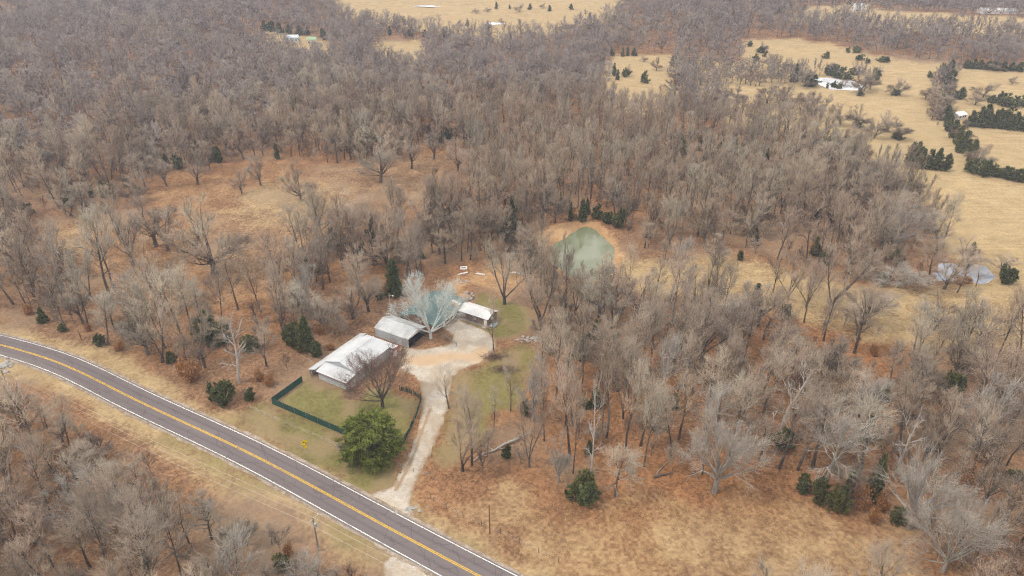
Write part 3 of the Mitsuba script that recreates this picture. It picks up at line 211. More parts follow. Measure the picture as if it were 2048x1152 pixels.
# ------------------------------------------------------------------ mesh helpers
def put(key, mesh, bsdf, smooth=False, uv=None):
    scene[key] = mikit.ply(mesh, bsdf, smooth=smooth, uv=uv)
    return key
used = {}
def name(stem):
    k = used.get(stem, -1) + 1
    used[stem] = k
    return stem if k == 0 else f'{stem}_{k:03d}'
def say(key, label, category=None, group=None, kind=None):
    labels[key] = {k: v for k, v in dict(label=label, category=category, group=group, kind=kind).items() if v}
def join(ms):
    off, V, F = 0, [], []
    for m in ms:
        v, f = (np.asarray(m.vertices), np.asarray(m.faces)) if hasattr(m, 'vertices') else m
        V.append(v); F.append(f + off); off += len(v)
    return np.vstack(V), np.vstack(F)
def tube(pts, rad, n=5, cap=False):
    p = np.asarray(pts, float); t = np.gradient(p, axis=0); t /= np.linalg.norm(t, axis=1, keepdims=True) + 1e-12
    ref = np.array([0.31, 0.95, 0.05]) if abs(t[0][2]) > 0.5 else np.array([0.05, 0.1, 0.99])
    a = np.cross(t, ref); a /= np.linalg.norm(a, axis=1, keepdims=True) + 1e-12
    b = np.cross(t, a); ang = np.arange(n) * 2 * np.pi / n
    r = np.broadcast_to(rad, (len(p),))
    v = (p[:, None] + r[:, None, None] * (np.cos(ang)[None, :, None] * a[:, None] + np.sin(ang)[None, :, None] * b[:, None])).reshape(-1, 3)
    i, j = np.meshgrid(np.arange(len(p) - 1), np.arange(n), indexing='ij')
    q = np.stack([i * n + j, i * n + (j + 1) % n, (i + 1) * n + (j + 1) % n, (i + 1) * n + j], -1).reshape(-1, 4)
    f = np.vstack([q[:, [0, 2, 1]], q[:, [0, 3, 2]]])
    if cap:
        k = len(v); v = np.vstack([v, p[:1], p[-1:]]); e = (len(p) - 1) * n; jj = np.arange(n)
        f = np.vstack([f, np.stack([jj, (jj + 1) % n, jj * 0 + k], 1), np.stack([e + (jj + 1) % n, e + jj, jj * 0 + k + 1], 1)])
    return v, f
def unit(v): return v / (np.linalg.norm(v, axis=-1, keepdims=True) + 1e-12)
def slivers(p0, d, L, w, R):
    """Tapered one-triangle twigs from p0 along d."""
    side = unit(np.cross(d, R.normal(size=p0.shape))) * (np.asarray(w).reshape(-1, 1) / 2)
    v = np.stack([p0 - side, p0 + side, p0 + d * np.asarray(L).reshape(-1, 1)], 1).reshape(-1, 3)
    return v, np.arange(len(v)).reshape(-1, 3)

# ------------------------------------------------------------------ tree builders (numpy, one mesh per part)
def path(R, p, d, L, n, up, wob):
    pts = [np.array(p, float)]; d = unit(np.array(d, float))
    for _ in range(n):
        d = unit(d + np.array([0, 0, up / n]) + R.normal(size=3) * wob)
        pts.append(pts[-1] + d * L / n)
    return np.array(pts)
def at(pts, t):
    f = t * (len(pts) - 1); i = min(int(f), len(pts) - 2); s = f - i
    return pts[i] * (1 - s) + pts[i + 1] * s, unit(pts[i + 1] - pts[i])
def ang(az, el): return np.array([math.cos(az) * math.cos(el), math.sin(az) * math.cos(el), math.sin(el)])

def bare_tree(seed, H, R_, form, lod, twig=1.0, thick=1.0):
    """(trunk with limbs, crown of twigs); lod 0 near, 1 mid, 2 far."""
    R = np.random.default_rng(seed)
    sides = (6, 4, 3)[lod]
    wood, tw_p, tw_d, tw_L, tw_w = [], [], [], [], []
    r0 = 0.017 * H * thick * (1.25 if form in ('open', 'pale', 'dome') else 1.0)
    leaders = []      # (points, radius0, radius1, first limb fraction, limb length scale)
    if form in ('forest', 'slim', 'white'):
        pts = path(R, [0, 0, -0.3], ang(R.uniform(0, 6.3), math.radians(R.uniform(84, 89))), H * 0.93, 9, 0.12, 0.045)
        leaders.append((pts, r0, r0 * 0.12, (0.36 if lod < 2 else 0.2) if form == 'forest' else 0.25, 1.0))
    elif form in ('open', 'dome'):
        base = path(R, [0, 0, -0.3], ang(R.uniform(0, 6.3), math.radians(86)), H * (0.24 if form == 'open' else 0.20), 4, 0, 0.03)
        wood.append(tube(base, np.linspace(r0 * 1.15, r0 * 0.85, 5), sides))
        k = R.integers(7, 10) + 4 * (form == 'dome'); a0 = R.uniform(0, 6.3)
        for i in range(k):
            el = math.radians((24 + 50 * ((i * 0.618) % 1.0) if form == 'open' else 6 + 72 * ((i * 0.618) % 1.0)) + R.uniform(-4, 4)) if i else math.radians(80)
            L = min(R_ * 0.95 / max(math.cos(el), 0.28), H * 0.74) * R.uniform(0.85, 1.0)
            leaders.append((path(R, base[-1 if i % 2 == 0 else -2], ang(a0 + i * 2.4 + R.uniform(-.3, .3), el), L, 6, 0.35 if form == 'open' else 0.2, 0.085), r0 * R.uniform(0.4, 0.6), r0 * 0.06, 0.22, 0.75))
    else:             # vee, pale: several stems from near the ground
        b0 = 0.10 if form == 'vee' else 0.12
        base = path(R, [0, 0, -0.3], [0, 0, 1], H * b0, 2, 0, 0.02)
        wood.append(tube(base, np.linspace(r0 * 1.3, r0 * 1.1, 3), sides))
        k = R.integers(3, 5) if form == 'vee' else 9; a0 = R.uniform(0, 6.3)
        for i in range(k):
            el = math.radians(R.uniform(62, 80) if form == 'vee' else (R.uniform(28, 78)))
            L = min(H * (0.92 - b0) / math.sin(el), R_ * 1.25 / max(math.cos(el), 0.2)) * R.uniform(0.85, 1.0)
            leaders.append((path(R, base[-1], ang(a0 + i * 6.283 / k * (1 if form == 'vee' else 2.1) + R.uniform(-.4, .4), el), L, 7, 0.12, 0.06), r0 * R.uniform(0.5, 0.75), r0 * 0.07, 0.3, 0.7))
    nl = len(leaders)
    limbs_tot = {'forest': 17, 'slim': 11, 'open': 34, 'dome': 56, 'vee': 30, 'pale': 66, 'white': 11}[form]
    nsub = (7, 5, 0)[lod]; ntw = (5, 4, 11)[lod]; nq = (3, 3, 4)[lod]
    ww = (0.046, 0.085, 0.125)[lod] * twig
    golden = R.uniform(0, 6.3); core = np.array([0, 0, H * (0.42 if form == 'forest' else 0.3)])
    for pts, ra, rb, t0, ls in leaders:
        n = len(pts)
        wood.append(tube(pts, ra + (rb - ra) * np.linspace(0, 1, n) ** 0.8, sides))
        nlimb = max(3, round(limbs_tot / nl))
        for i in range(nlimb):
            t = t0 + (0.98 - t0) * (i + R.uniform(0, .9)) / nlimb
            p, d = at(pts, t); golden += 2.4 + R.uniform(-.4, .4)
            el = math.radians(R.uniform(22, 48) + 28 * t)
            az = ang(golden, el)
            dd = unit(az * 0.8 + d * 0.45) if nl > 1 else az
            s = (t - t0) / (1 - t0)
            prof = (0.55 + 1.1 * s - 1.25 * s * s) if nl == 1 else (1.0 - 0.62 * s)
            L = R_ * ls * max(prof, 0.22) * R.uniform(0.75, 1.2) * (1.15 if form in ('forest', 'slim') else 1.0)
            lp = path(R, p, dd, L, 4, 0.45 if form != 'white' else 0.15, 0.13 if form != 'white' else 0.24)
            rl = (ra + (rb - ra) * t) * R.uniform(0.35, 0.55)
            if lod < 2 or rl > 0.05: wood.append(tube(lp, np.linspace(rl, rl * 0.2, 5), max(3, sides - 2)))
            else: tw_p.append(p); tw_d.append(unit(lp[-1] - p)); tw_L.append(L); tw_w.append(0.22)
            subs = []
            for j in range(nsub):
                tt = 0.25 + 0.72 * (j + R.uniform(0, 1)) / nsub
                q, e = at(lp, tt)
                sd = unit(e * 0.75 + 0.45 * unit(q - core) + R.normal(size=3) * 0.55 + np.array([0, 0, 0.08]))
                sL = L * (0.62 - 0.35 * tt) * R.uniform(0.7, 1.3) + 0.35
                tw_p.append(q); tw_d.append(sd); tw_L.append(sL); tw_w.append(rl * 1.3 + ww * 0.6)
                subs.append((q, sd, sL))
            subs.append((lp[2], unit(lp[-1] - lp[2]), L * 0.5))
            for q, sd, sL in subs:
                m = max(1, round(ntw * (0.35 if form == 'white' else 1.0)))
                tt = R.uniform(0.15, 1.0, m)[:, None]
                a = q + sd * sL * tt
                b = unit(sd * 0.6 + 0.55 * unit(a - core) + R.normal(size=(m, 3)) * 0.38 + np.array([0, 0, 0.12]))
                LL = (0.70 + 0.36 * sL) * R.uniform(0.7, 1.3, m)
                if lod == 2: LL *= 1.25
                tw_p.extend(a); tw_d.extend(b); tw_L.extend(LL); tw_w.extend(np.full(m, ww))
                k = m * nq
                if form != 'white':
                    src = np.repeat(np.arange(m), nq)
                    a2 = a[src] + b[src] * (LL[src] * R.uniform(0.2, 0.95, k))[:, None]
                    b2 = unit(b[src] * 0.75 + 0.3 * unit(a2 - core) + R.normal(size=(k, 3)) * 0.34 + np.array([0, 0, 0.08]))
                    tw_p.extend(a2); tw_d.extend(b2); tw_L.extend(LL[src] * R.uniform(0.4, 0.85, k)); tw_w.extend(np.full(k, ww * 0.8))
    crown = slivers(np.array(tw_p), np.array(tw_d), np.array(tw_L), np.array(tw_w), R)
    return join(wood), crown

def leaf_normals(mesh, core, k):
    """Shading normals of a far crown, mostly outward from its core, as a mass of twigs scatters light."""
    v, f = mesh; n = unit(np.cross(v[f[:, 1]] - v[f[:, 0]], v[f[:, 2]] - v[f[:, 0]])); o = unit(v[f].mean(1) - core)
    n = n * np.where((n * o).sum(1) < 0, -1, 1)[:, None]
    return np.repeat(unit(o * k + n * (1 - k)), 3, axis=0)

def evergreen(seed, form, lod, dense=1.0):
    """Unit evergreen (height 1, radius 1): (trunk, crown of sprays around an added core that blocks light)."""
    R = np.random.default_rng(seed)
    nb, ns = ((120, 40), (60, 22), (24, 12))[lod]; nb = int(nb * dense)
    sz = (0.10, 0.17, 0.26)[lod]
    prof = {'c': lambda t: 0.98 * (1 - t) ** 0.72 * np.minimum(1, 0.55 + t * 3), 'r': lambda t: np.sqrt(np.maximum(0.02, 1 - (2 * (t * 0.92 + 0.04) - 0.9) ** 2 * 0.95)), 'b': lambda t: np.sqrt(np.maximum(0.02, 1 - t ** 2))}[form]
    t = R.uniform(0.03, 0.98, nb) ** 0.9; az = np.arange(nb) * 2.4 + R.uniform(-.4, .4, nb)
    lump = 0.55 + 0.62 * R.random(nb)
    r = prof(t) * lump
    if form == 'c': subs = [(0.0, 0.0, 1.0, 1.0)] * 3 + [(0.22, 0.1, 0.62, 0.8), (-0.15, -0.25, 0.5, 0.85)]
    else: subs = [(0.42 * math.cos(q), 0.42 * math.sin(q), hh, rr) for q, hh, rr in zip(R.uniform(0, 6.28, 5), R.uniform(0.5, 1.0, 5), R.uniform(0.42, 0.75, 5))]
    sub = R.integers(0, 5, nb)
    P, D = [], []
    for ti, ai, ri, sb in zip(t, az, r, [subs[k] for k in sub]):
        s = R.uniform(0.3, 1.0, ns) ** 0.7
        up = R.normal(0.02, 0.035, ns)
        aa = ai + R.normal(0, 0.11, ns)
        P.append(np.stack([np.cos(aa) * ri * s * sb[3] + sb[0], np.sin(aa) * ri * s * sb[3] + sb[1], np.clip((ti - 0.05 * (1 - s) + up) * sb[2], 0.01, 1)], 1))
        D.append(unit(np.stack([np.cos(aa) * 0.5, np.sin(aa) * 0.5, np.full(ns, 0.22)], 1) + R.normal(size=(ns, 3)) * 0.34))
    P, D = np.vstack(P), np.vstack(D); k = len(P)
    side = unit(np.cross(D, R.normal(size=(k, 3)))) * sz * R.uniform(0.5, 1.1, (k, 1)); D = D * sz * R.uniform(1.2, 2.2, (k, 1))
    sc = np.array([1, 1, 0.5])
    v = np.stack([P - side * sc * 0.5, P + side * sc * 0.5, P + D * sc], 1).reshape(-1, 3)
    f = np.arange(len(v)).reshape(-1, 3)
    n1, n2 = 9, 11
    tt = np.linspace(0.02, 0.93, n1); th = np.arange(n2) * 2 * np.pi / n2
    cr = prof(tt)[:, None] * (0.22 + 0.28 * R.random((n1, n2)))
    cv = np.stack([np.cos(th) * cr, np.sin(th) * cr, np.broadcast_to(tt[:, None] * (1 if form == 'c' else 0.7), cr.shape)], -1).reshape(-1, 3)
    i, j = np.meshgrid(np.arange(n1 - 1), np.arange(n2), indexing='ij')
    q = np.stack([i * n2 + j, i * n2 + (j + 1) % n2, (i + 1) * n2 + (j + 1) % n2, (i + 1) * n2 + j], -1).reshape(-1, 4)
    cf = np.vstack([q[:, :3], q[:, [0, 2, 3]]])
    return tube([[0, 0, -0.06], [0, 0, 0.5]], [0.10, 0.05], 5), join([(v, f), (cv, cf)])

def leafy(seed, n=1500, s=0.05):
    R = np.random.default_rng(seed)
    stems, P = [], []
    for i in range(9):
        d = ang(i * 2.4, math.radians(R.uniform(40, 82)))
        pts = path(R, [0, 0, -0.05], d * np.array([1.2, 1.2, 1]), R.uniform(0.6, 1.0), 4, 0.1, 0.1)
        stems.append(tube(pts, np.linspace(0.025, 0.006, 5), 3))
        u = R.uniform(0.25, 1.05, n // 9)
        P.append(np.array([at(pts, min(x, 0.999))[0] for x in u]) + R.normal(size=(n // 9, 3)) * np.array([0.16, 0.16, 0.09]))
    P = np.vstack(P); P[:, 2] = np.abs(P[:, 2]); D = unit(R.normal(size=P.shape))
    S = unit(np.cross(D, R.normal(size=P.shape)))
    w = R.uniform(0.6, 1.4, (len(P), 1)) * s
    v = np.stack([P - S * w * .6, P + S * w * .6, P + D * w * 1.3 + S * w * .4, P + D * w * 1.3 - S * w * .4], 1).reshape(-1, 3)
    q = np.arange(len(v)).reshape(-1, 4)
    return join(stems), (v, np.vstack([q[:, :3], q[:, [0, 2, 3]]]))
# ------------------------------------------------------------------ terrain
E1 = np.array([math.cos(math.radians(-30.5)), math.sin(math.radians(-30.5))]); E2 = np.array([-E1[1], E1[0]]); B1 = np.array([-38.0, 131.2])
POLY = {k: Polygon(v) for k, v in AREA.items() if k not in ('road_line', 'tracks', 'dirt_line')}
def smooth_line(pts, step):
    from scipy.interpolate import CubicSpline
    p = np.array(pts, float); s = np.r_[0, np.cumsum(np.linalg.norm(np.diff(p, axis=0), axis=1))]
    cs = CubicSpline(s, p); u = np.arange(0, s[-1], step)
    return cs(u), u
def sd(poly, x, y):
    pts = shapely.points(np.ravel(x), np.ravel(y)); d = shapely.distance(poly, pts)
    inside = shapely.contains(poly, pts)
    return np.where(inside, -shapely.distance(poly.exterior, pts), d).reshape(np.shape(x))
PONDS = ['pond', 'pond_right', 'pond_far', 'pond_top', 'pond_strip']
PLEVEL = {k: float(relief(POLY[k].centroid.x, POLY[k].centroid.y)) for k in PONDS}
def Z(x, y):
    x, y = np.asarray(x, float), np.asarray(y, float); z = relief(x, y)
    for k in PONDS:
        c = POLY[k].centroid; r = math.sqrt(POLY[k].area) * 0.8
        near = np.hypot(x - c.x, y - c.y)
        m = near < 2.6 * r
        if not np.any(m): continue
        s = sd(POLY[k], x[m], y[m]) if np.ndim(x) else sd(POLY[k], x, y)
        s = s + (meshkit.fbm(np.stack([(x[m] if np.ndim(x) else x) / 4.0, (y[m] if np.ndim(x) else y) / 4.0, 0 * s], -1), 3) - 0.5) * (4.5 if k != 'pond' else 2.5)
        w = sstep(2.5 * r, 1.5 * r, near[m] if np.ndim(x) else near)
        zz = z[m] if np.ndim(x) else z
        dep = 1.7 if k == 'pond' else 0.7
        lip = 0.35 * np.exp(-((s - 5.5) / 2.2) ** 2) if k == 'pond' else 0
        zz = zz + (PLEVEL[k] - zz) * w - dep * sstep(4.0, -2.0, s) + lip
        if np.ndim(x): z[m] = zz
        else: z = zz
    return z

def axis(core0, core1, step, lo, hi, grow=1.09):
    c = list(np.arange(core0, core1 + 1e-6, step)); s = step
    while c[-1] < hi: s *= grow; c.append(c[-1] + s)
    s = step
    while c[0] > lo: s *= grow; c.insert(0, c[0] - s)
    return np.array(c)
XS, YS = axis(-190, 190, 1.5, -1650, 1650), axis(55, 300, 1.5, -380, 2160, 1.06)
gx, gy = np.meshgrid(XS, YS)
gz = Z(gx, gy)
def cover(keys, soft, amp, sc=9):
    n = (meshkit.fbm(np.stack([gx / sc, gy / sc, 0 * gx], -1), 3) - 0.5) * 2 * amp
    best = np.zeros_like(gx)
    for k in keys:
        p = POLY[k]; x0, y0, x1, y1 = p.bounds; m = soft + amp + 4
        win = (gx > x0 - m) & (gx < x1 + m) & (gy > y0 - m) & (gy < y1 + m)
        if win.any(): best[win] = np.maximum(best[win], sstep(soft, -soft, sd(p, gx[win], gy[win]) + n[win]))
    return best
FIELDS = ['fieldC0', 'fieldA', 'fieldA2', 'fieldB', 'fieldB2', 'fieldC1', 'fieldC2', 'fieldC3', 'fieldC4', 'fieldC5', 'fieldD', 'fieldD2', 'strip', 'clearing', 'field_strip']
ROAD, RS = smooth_line(AREA['road_line'], 1.5)
road_ls = LineString(ROAD)
rd = shapely.distance(road_ls, shapely.points(gx.ravel(), gy.ravel())).reshape(gx.shape)
nz = meshkit.fbm(np.stack([gx / 14, gy / 14, 0 * gx], -1), 3)
dryw = np.maximum(cover(FIELDS[:-3], 4.0, 5.0), 0.44 * cover(['meadow'], 8, 9))
dryw = np.maximum(dryw, 0.47 * cover(['clearing', 'field_strip'], 11, 10)); dryw = np.maximum(dryw, 0.26 * cover(['clearing_notree', 'open_wood'], 10, 10)); dryw = np.maximum(dryw, 0.5 * cover(['driveway'], 4, 3)); dryw = np.maximum(dryw, 0.72 * cover(['strip'], 6, 5))
dryw = np.maximum(dryw, sstep(11, 5, rd + 8 * (nz - 0.5)) * 0.75)
greenw = np.maximum(cover(['lawn_fenced', 'lawn_back'], 2.2, 2.5, 6) * 0.95, cover(['lawn_road'], 2.5, 3.0, 6) * 0.8); greenw = np.maximum(greenw, cover(['lawn_right'], 3, 3.5, 6) * 0.72)
greenw = np.maximum(greenw, sstep(9, 4, rd + 10 * (nz - 0.5)) * 0.45 * (gx > -75) * (gx < 30))
dirtw = np.maximum(0.75 * cover(['dirt_corner', 'pond_bank'], 2.0, 2.5, 5), 0.3 * cover(['backyard_dirt'], 4, 4)); dirtw = np.maximum(dirtw, 0.8 * cover(['dirt_patch'], 2, 2.5, 5))
uvw = np.stack([np.clip(dryw * (1 - greenw * 0.6), 0, 1), np.clip(greenw - 2 * dirtw, -1, 1)], -1).reshape(-1, 2)
gv = np.stack([gx, gy, gz], -1).reshape(-1, 3)
ny, nx = gx.shape
i, j = np.meshgrid(np.arange(ny - 1), np.arange(nx - 1), indexing='ij')
quads = np.stack([i * nx + j, i * nx + j + 1, (i + 1) * nx + j + 1, (i + 1) * nx + j], -1).reshape(-1, 4)
cen = gv[quads].mean(1)
own = np.zeros(len(quads), int)
plots = [('lawn', 'lawn_fenced', 'olive green lawn inside the green fence'), ('lawn', 'lawn_road', 'patchy grass strip between the fence and the road'), ('lawn', 'lawn_right', 'green lawn right of the gravel drive'), ('lawn', 'lawn_back', 'green grass behind the brown cabin'),
         ('field', 'meadow', 'tan meadow at the bottom right beside the road'), ('field', 'clearing', 'tan grass clearing in the left woods'), ('field', 'strip', 'tan grass strip through the right-hand woods'),
         ('field', 'fieldA', 'wide pale field at the top centre'), ('field', 'fieldA2', 'small pale clearing below the top field'), ('field', 'fieldB', 'pale field sliver at the top left'), ('field', 'fieldB2', 'narrow pale yard with two small houses'),
         ('field', 'fieldC0', 'left end of the upper right pasture, dotted with small cedars'), ('field', 'fieldC1', 'long pale field above the white pond'), ('field', 'fieldC2', 'pale field below the white pond'), ('field', 'fieldC3', 'pale field right of the hedgerow'), ('field', 'fieldC4', 'pale field between two cedar rows at the right edge'), ('field', 'fieldC5', 'pale field below the lower cedar row at the right edge'), ('field', 'fieldD', 'far pale field at the top right'), ('field', 'fieldD2', 'far pale strip beside the white house')]
for n_, (st, k, lab) in enumerate(plots, 1):
    own[(own == 0) & shapely.contains_xy(POLY[k], cen[:, 0], cen[:, 1])] = n_
def submesh(sel):
    q = quads[sel]; ids, inv = np.unique(q, return_inverse=True); q = inv.reshape(q.shape)
    return (gv[ids], np.vstack([q[:, [0, 1, 2]], q[:, [0, 2, 3]]])), uvw[ids]
m, u = submesh(own == 0)
put('ground', m, 'ground_cover', True, u); say('ground', 'leaf-littered orange-brown woodland floor', kind='structure')
for n_, (st, k, lab) in enumerate(plots, 1):
    if (own == n_).any():
        m, u = submesh(own == n_); key = put(name(st), m, 'ground_cover', True, u); say(key, lab, kind='structure')

# ------------------------------------------------------------------ road, drive, ponds
tang = unit(np.gradient(ROAD, axis=0)); nrm = np.stack([-tang[:, 1], tang[:, 0]], 1)
def strip(offs, z, uvy=True):
    V = np.stack([np.column_stack([ROAD + nrm * np.asarray(o).reshape(-1, 1), np.full(len(ROAD), z)]) for o in offs], 1)
    n, k = V.shape[:2]
    i, j = np.meshgrid(np.arange(n - 1), np.arange(k - 1), indexing='ij')
    q = np.stack([i * k + j, (i + 1) * k + j, (i + 1) * k + j + 1, i * k + j + 1], -1).reshape(-1, 4)
    uv = np.stack([np.stack([np.broadcast_to(np.asarray(o, float), (n,)), RS], -1) for o in offs], 1).reshape(-1, 2)
    return (V.reshape(-1, 3), np.vstack([q[:, [0, 2, 1]], q[:, [0, 3, 2]]])), uv
wob = lambda s, a: (meshkit.fbm(np.stack([RS / 2.2, np.full(len(RS), s), 0 * RS], -1), 3) - 0.5) * a
m, uv = strip([-3.75 + wob(1, .25), -2, 0, 2, 3.75 + wob(2, .25)], 0.10); put('road', m, 'asphalt', True, uv)
say('road', 'two-lane grey-brown asphalt road curving in from the left', kind='structure')
for s_ in (-1, 1):
    m, uv = strip(sorted([s_ * 3.22, s_ * 3.40]), 0.106); put(name('road__edge_line'), m, 'white_paint', True, uv)
    m, uv = strip(sorted([s_ * 0.07, s_ * 0.23]), 0.106); put(name('road__centre_line'), m, 'yellow_paint', True, uv)
    m, uv = strip(sorted([np.full(len(RS), s_ * 3.6), s_ * (4.35 + wob(5 + s_, 0.9))], key=lambda a: a[0]), 0.05)
    k = put(name('road_shoulder'), m, 'shoulder_gravel', True, uv); say(k, 'thin gravel shoulder on the ' + ('far, yard' if s_ > 0 else 'near, power line') + ' side of the road', kind='structure')
def ragged(poly, amp, step=0.5, seed=1, sc=1.6):
    b = poly.buffer(1.5).buffer(-1.5).exterior; L = b.length; u = np.arange(0, L, step)
    p = np.array([b.interpolate(x).coords[0] for x in u]); c = np.column_stack([p / sc, np.full(len(p), seed)])
    p = p + np.stack([meshkit.fbm(c, 3, seed) - .5, meshkit.fbm(c, 3, seed + 9) - .5], 1) * 2 * amp
    return Polygon(p).buffer(0)
def sheet(poly, z):
    if poly.geom_type != 'Polygon': poly = max(poly.geoms, key=lambda g: g.area)
    v, f = trimesh.creation.triangulate_polygon(poly, engine='earcut')
    return np.column_stack([v, np.full(len(v), z)]), f
def soft_sheet(poly, z, step=0.6):
    x0, y0, x1, y1 = poly.buffer(1.6).bounds; X, Y = np.meshgrid(np.arange(x0, x1, step), np.arange(y0, y1, step)); d = -sd(poly, X, Y)
    d -= 50 * (shapely.distance(road_ls, shapely.points(X.ravel(), Y.ravel())).reshape(X.shape) < 3.62); h, w = X.shape
    i, j = np.meshgrid(np.arange(h - 1), np.arange(w - 1), indexing='ij'); q = np.stack([i * w + j, i * w + j + 1, (i + 1) * w + j + 1, (i + 1) * w + j], -1).reshape(-1, 4)
    q = q[d.ravel()[q].min(1) > -1.1]; ids, inv = np.unique(q, return_inverse=True); q = inv.reshape(q.shape)
    return (np.stack([X.ravel()[ids], Y.ravel()[ids], np.full(len(ids), z)], 1), np.vstack([q[:, [0, 1, 2]], q[:, [0, 2, 3]]])), np.stack([d.ravel()[ids], 0 * ids], 1)
m, uv = soft_sheet(POLY['driveway'], 0.03); put('driveway', m, 'gravel', True, uv); say('driveway', 'pale gravel drive from the road widening into the yard', kind='structure')
m, uv = soft_sheet(POLY['pullout'], 0.03); put('pullout', m, 'gravel', True, uv); say('pullout', 'pale gravel turnout at the bottom edge of the picture', kind='structure')
apr = Polygon([(-26.6, 97.6), (-24.3, 98.2), (-19.6, 95.1), (-19.8, 93.2), (-18.5, 90.0), (-28, 96)])
for k, lab, mt in zip(PONDS, ['green farm pond in the woods', 'pale small pond behind trees at the right end of the woods', 'white pond in the right-hand pasture', 'small white pond in the top field', 'thin white pond at the back of the top field'], ['green_water', 'grey_water', 'ice_water', 'ice_water', 'ice_water']):
    pz = PLEVEL[k] - (0.8 if k == 'pond' else 0.32)
    kk = put(name('pond'), sheet(POLY[k].buffer(3.2), pz), mt); say(kk, lab, kind='structure')

# ------------------------------------------------------------------ building helpers: local axes a (along E1), b (along E2), z
def G(a, b, z=0.0):
    p = B1 + np.multiply.outer(np.asarray(a, float), E1) + np.multiply.outer(np.asarray(b, float), E2)
    return np.concatenate([p, np.broadcast_to(np.asarray(z, float), p.shape[:-1])[..., None]], -1)
def prism(quad, off):
    """Solid between a local polygon (n x 3: a, b, z) and the same moved by off."""
    q = np.asarray(quad, float); n = len(q); w = np.vstack([q, q + np.asarray(off, float)])
    v = G(w[:, 0], w[:, 1], w[:, 2]); f = []
    for i in range(1, n - 1): f += [[0, i, i + 1], [n, n + i + 1, n + i]]
    for i in range(n): j = (i + 1) % n; f += [[i, n + i, n + j], [i, n + j, j]]
    m = trimesh.Trimesh(v, f, process=False)
    if m.volume < 0: m.invert()
    return np.asarray(m.vertices), np.asarray(m.faces)
def box(a0, a1, b0, b1, z0, z1): return prism([(a0, b0, z0), (a1, b0, z0), (a1, b1, z0), (a0, b1, z0)], (0, 0, z1 - z0))
def slab(q, th=0.07): return prism(q, (0, 0, -th))
def ribbed(q, n, th=0.07, rib=0.05):
    """Roof sheet with n raised seams running from edge q0-q1 to edge q3-q2."""
    q = np.asarray(q, float); ms = [slab(q, th)]
    for t in np.linspace(0.01, 0.99, n):
        p0, p1 = q[0] + (q[1] - q[0]) * t, q[3] + (q[2] - q[3]) * t; e = unit(q[1] - q[0]) * 0.035; up = np.array([0, 0, 0.002])
        ms.append(prism([p0 - e + up, p0 + e + up, p1 + e + up, p1 - e + up], (0, 0, rib)))
    return join(ms)
def corrugated(p0, p1, z0, z1, out, pitch=0.40, amp=0.07):
    """Wall sheet with horizontal corrugation from local p0 to p1 (a, b); out: unit outward (a, b)."""
    n = max(4, int((z1 - z0) / pitch * 4)); zz = np.linspace(z0, z1, n + 1); w = np.abs(np.sin(np.pi * (zz - z0) / pitch)) * amp
    v = np.vstack([np.column_stack([p[0] + out[0] * w, p[1] + out[1] * w, zz]) for p in (p0, p1)]); k = n + 1; i = np.arange(n)
    f = np.vstack([np.stack([i, i + 1, k + i], 1), np.stack([i + 1, k + i + 1, k + i], 1)])
    return G(v[:, 0], v[:, 1], v[:, 2]), f
def window(parent, a0, a1, b, z0, z1, frame='white_door'):
    k = put(name(parent + '__window'), join([box(a0, a1, b - 0.05, b, z0, z0 + .08), box(a0, a1, b - 0.05, b, z1 - .08, z1), box(a0, a0 + .08, b - .05, b, z0 + .08, z1 - .08), box(a1 - .08, a1, b - .05, b, z0 + .08, z1 - .08), box((a0 + a1) / 2 - .04, (a0 + a1) / 2 + .04, b - .05, b, z0 + .08, z1 - .08)]), frame)
    put(k + '__pane', box(a0 + .08, a1 - .08, b - 0.02, b - .001, z0 + .08, z1 - .08), 'glass_dark')

# ------------------------------------------------------------------ the metal garage
g = 'metal_garage'; say(g, 'long metal garage with white gable roof, lean-tos and red door trim', 'garage')
wall_parts = [prism([(-9.2, 3.2, 0), (-0.4, 3.2, 0), (-0.4, 3.2, 3.25), (-4.8, 3.2, 4.5), (-9.2, 3.2, 3.25)], (0, 12.1, 0)),
              box(-8.95, -0.05, 0.06, 3.19, 0, 2.3), box(-9.2, 0.62, 15.31, 17.7, 0, 2.3), box(-11.3, -9.25, 15.4, 17.5, 0, 2.2)]
put(g + '__wall', join(wall_parts), 'silver_wall')
put(g + '__siding', join([corrugated((-9.0, 0.05), (0.0, 0.05), 0.05, 2.3, (0, -1)), corrugated((0.0, 0.05), (0.0, 0.6), 0.05, 2.3, (1, 0)),
                          corrugated((-0.4 + .01, 3.2), (-0.4 + .01, 15.3), 0.05, 3.2, (1, 0), 0.4, 0.05), corrugated((-9.2, 3.19), (-0.4, 3.19), 2.95, 3.25, (0, -1))]), 'silver_wall')
put(name(g + '__roof'), join([ribbed([(-9.65, 2.95, 3.2), (-9.65, 15.55, 3.2), (-4.8, 15.55, 4.72), (-4.8, 2.95, 4.72)], 15), ribbed([(0.05, 15.55, 3.2), (0.05, 2.95, 3.2), (-4.8, 2.95, 4.72), (-4.8, 15.55, 4.72)], 15),
                               box(-4.95, -4.65, 2.95, 15.55, 4.70, 4.79)]), 'white_roof')
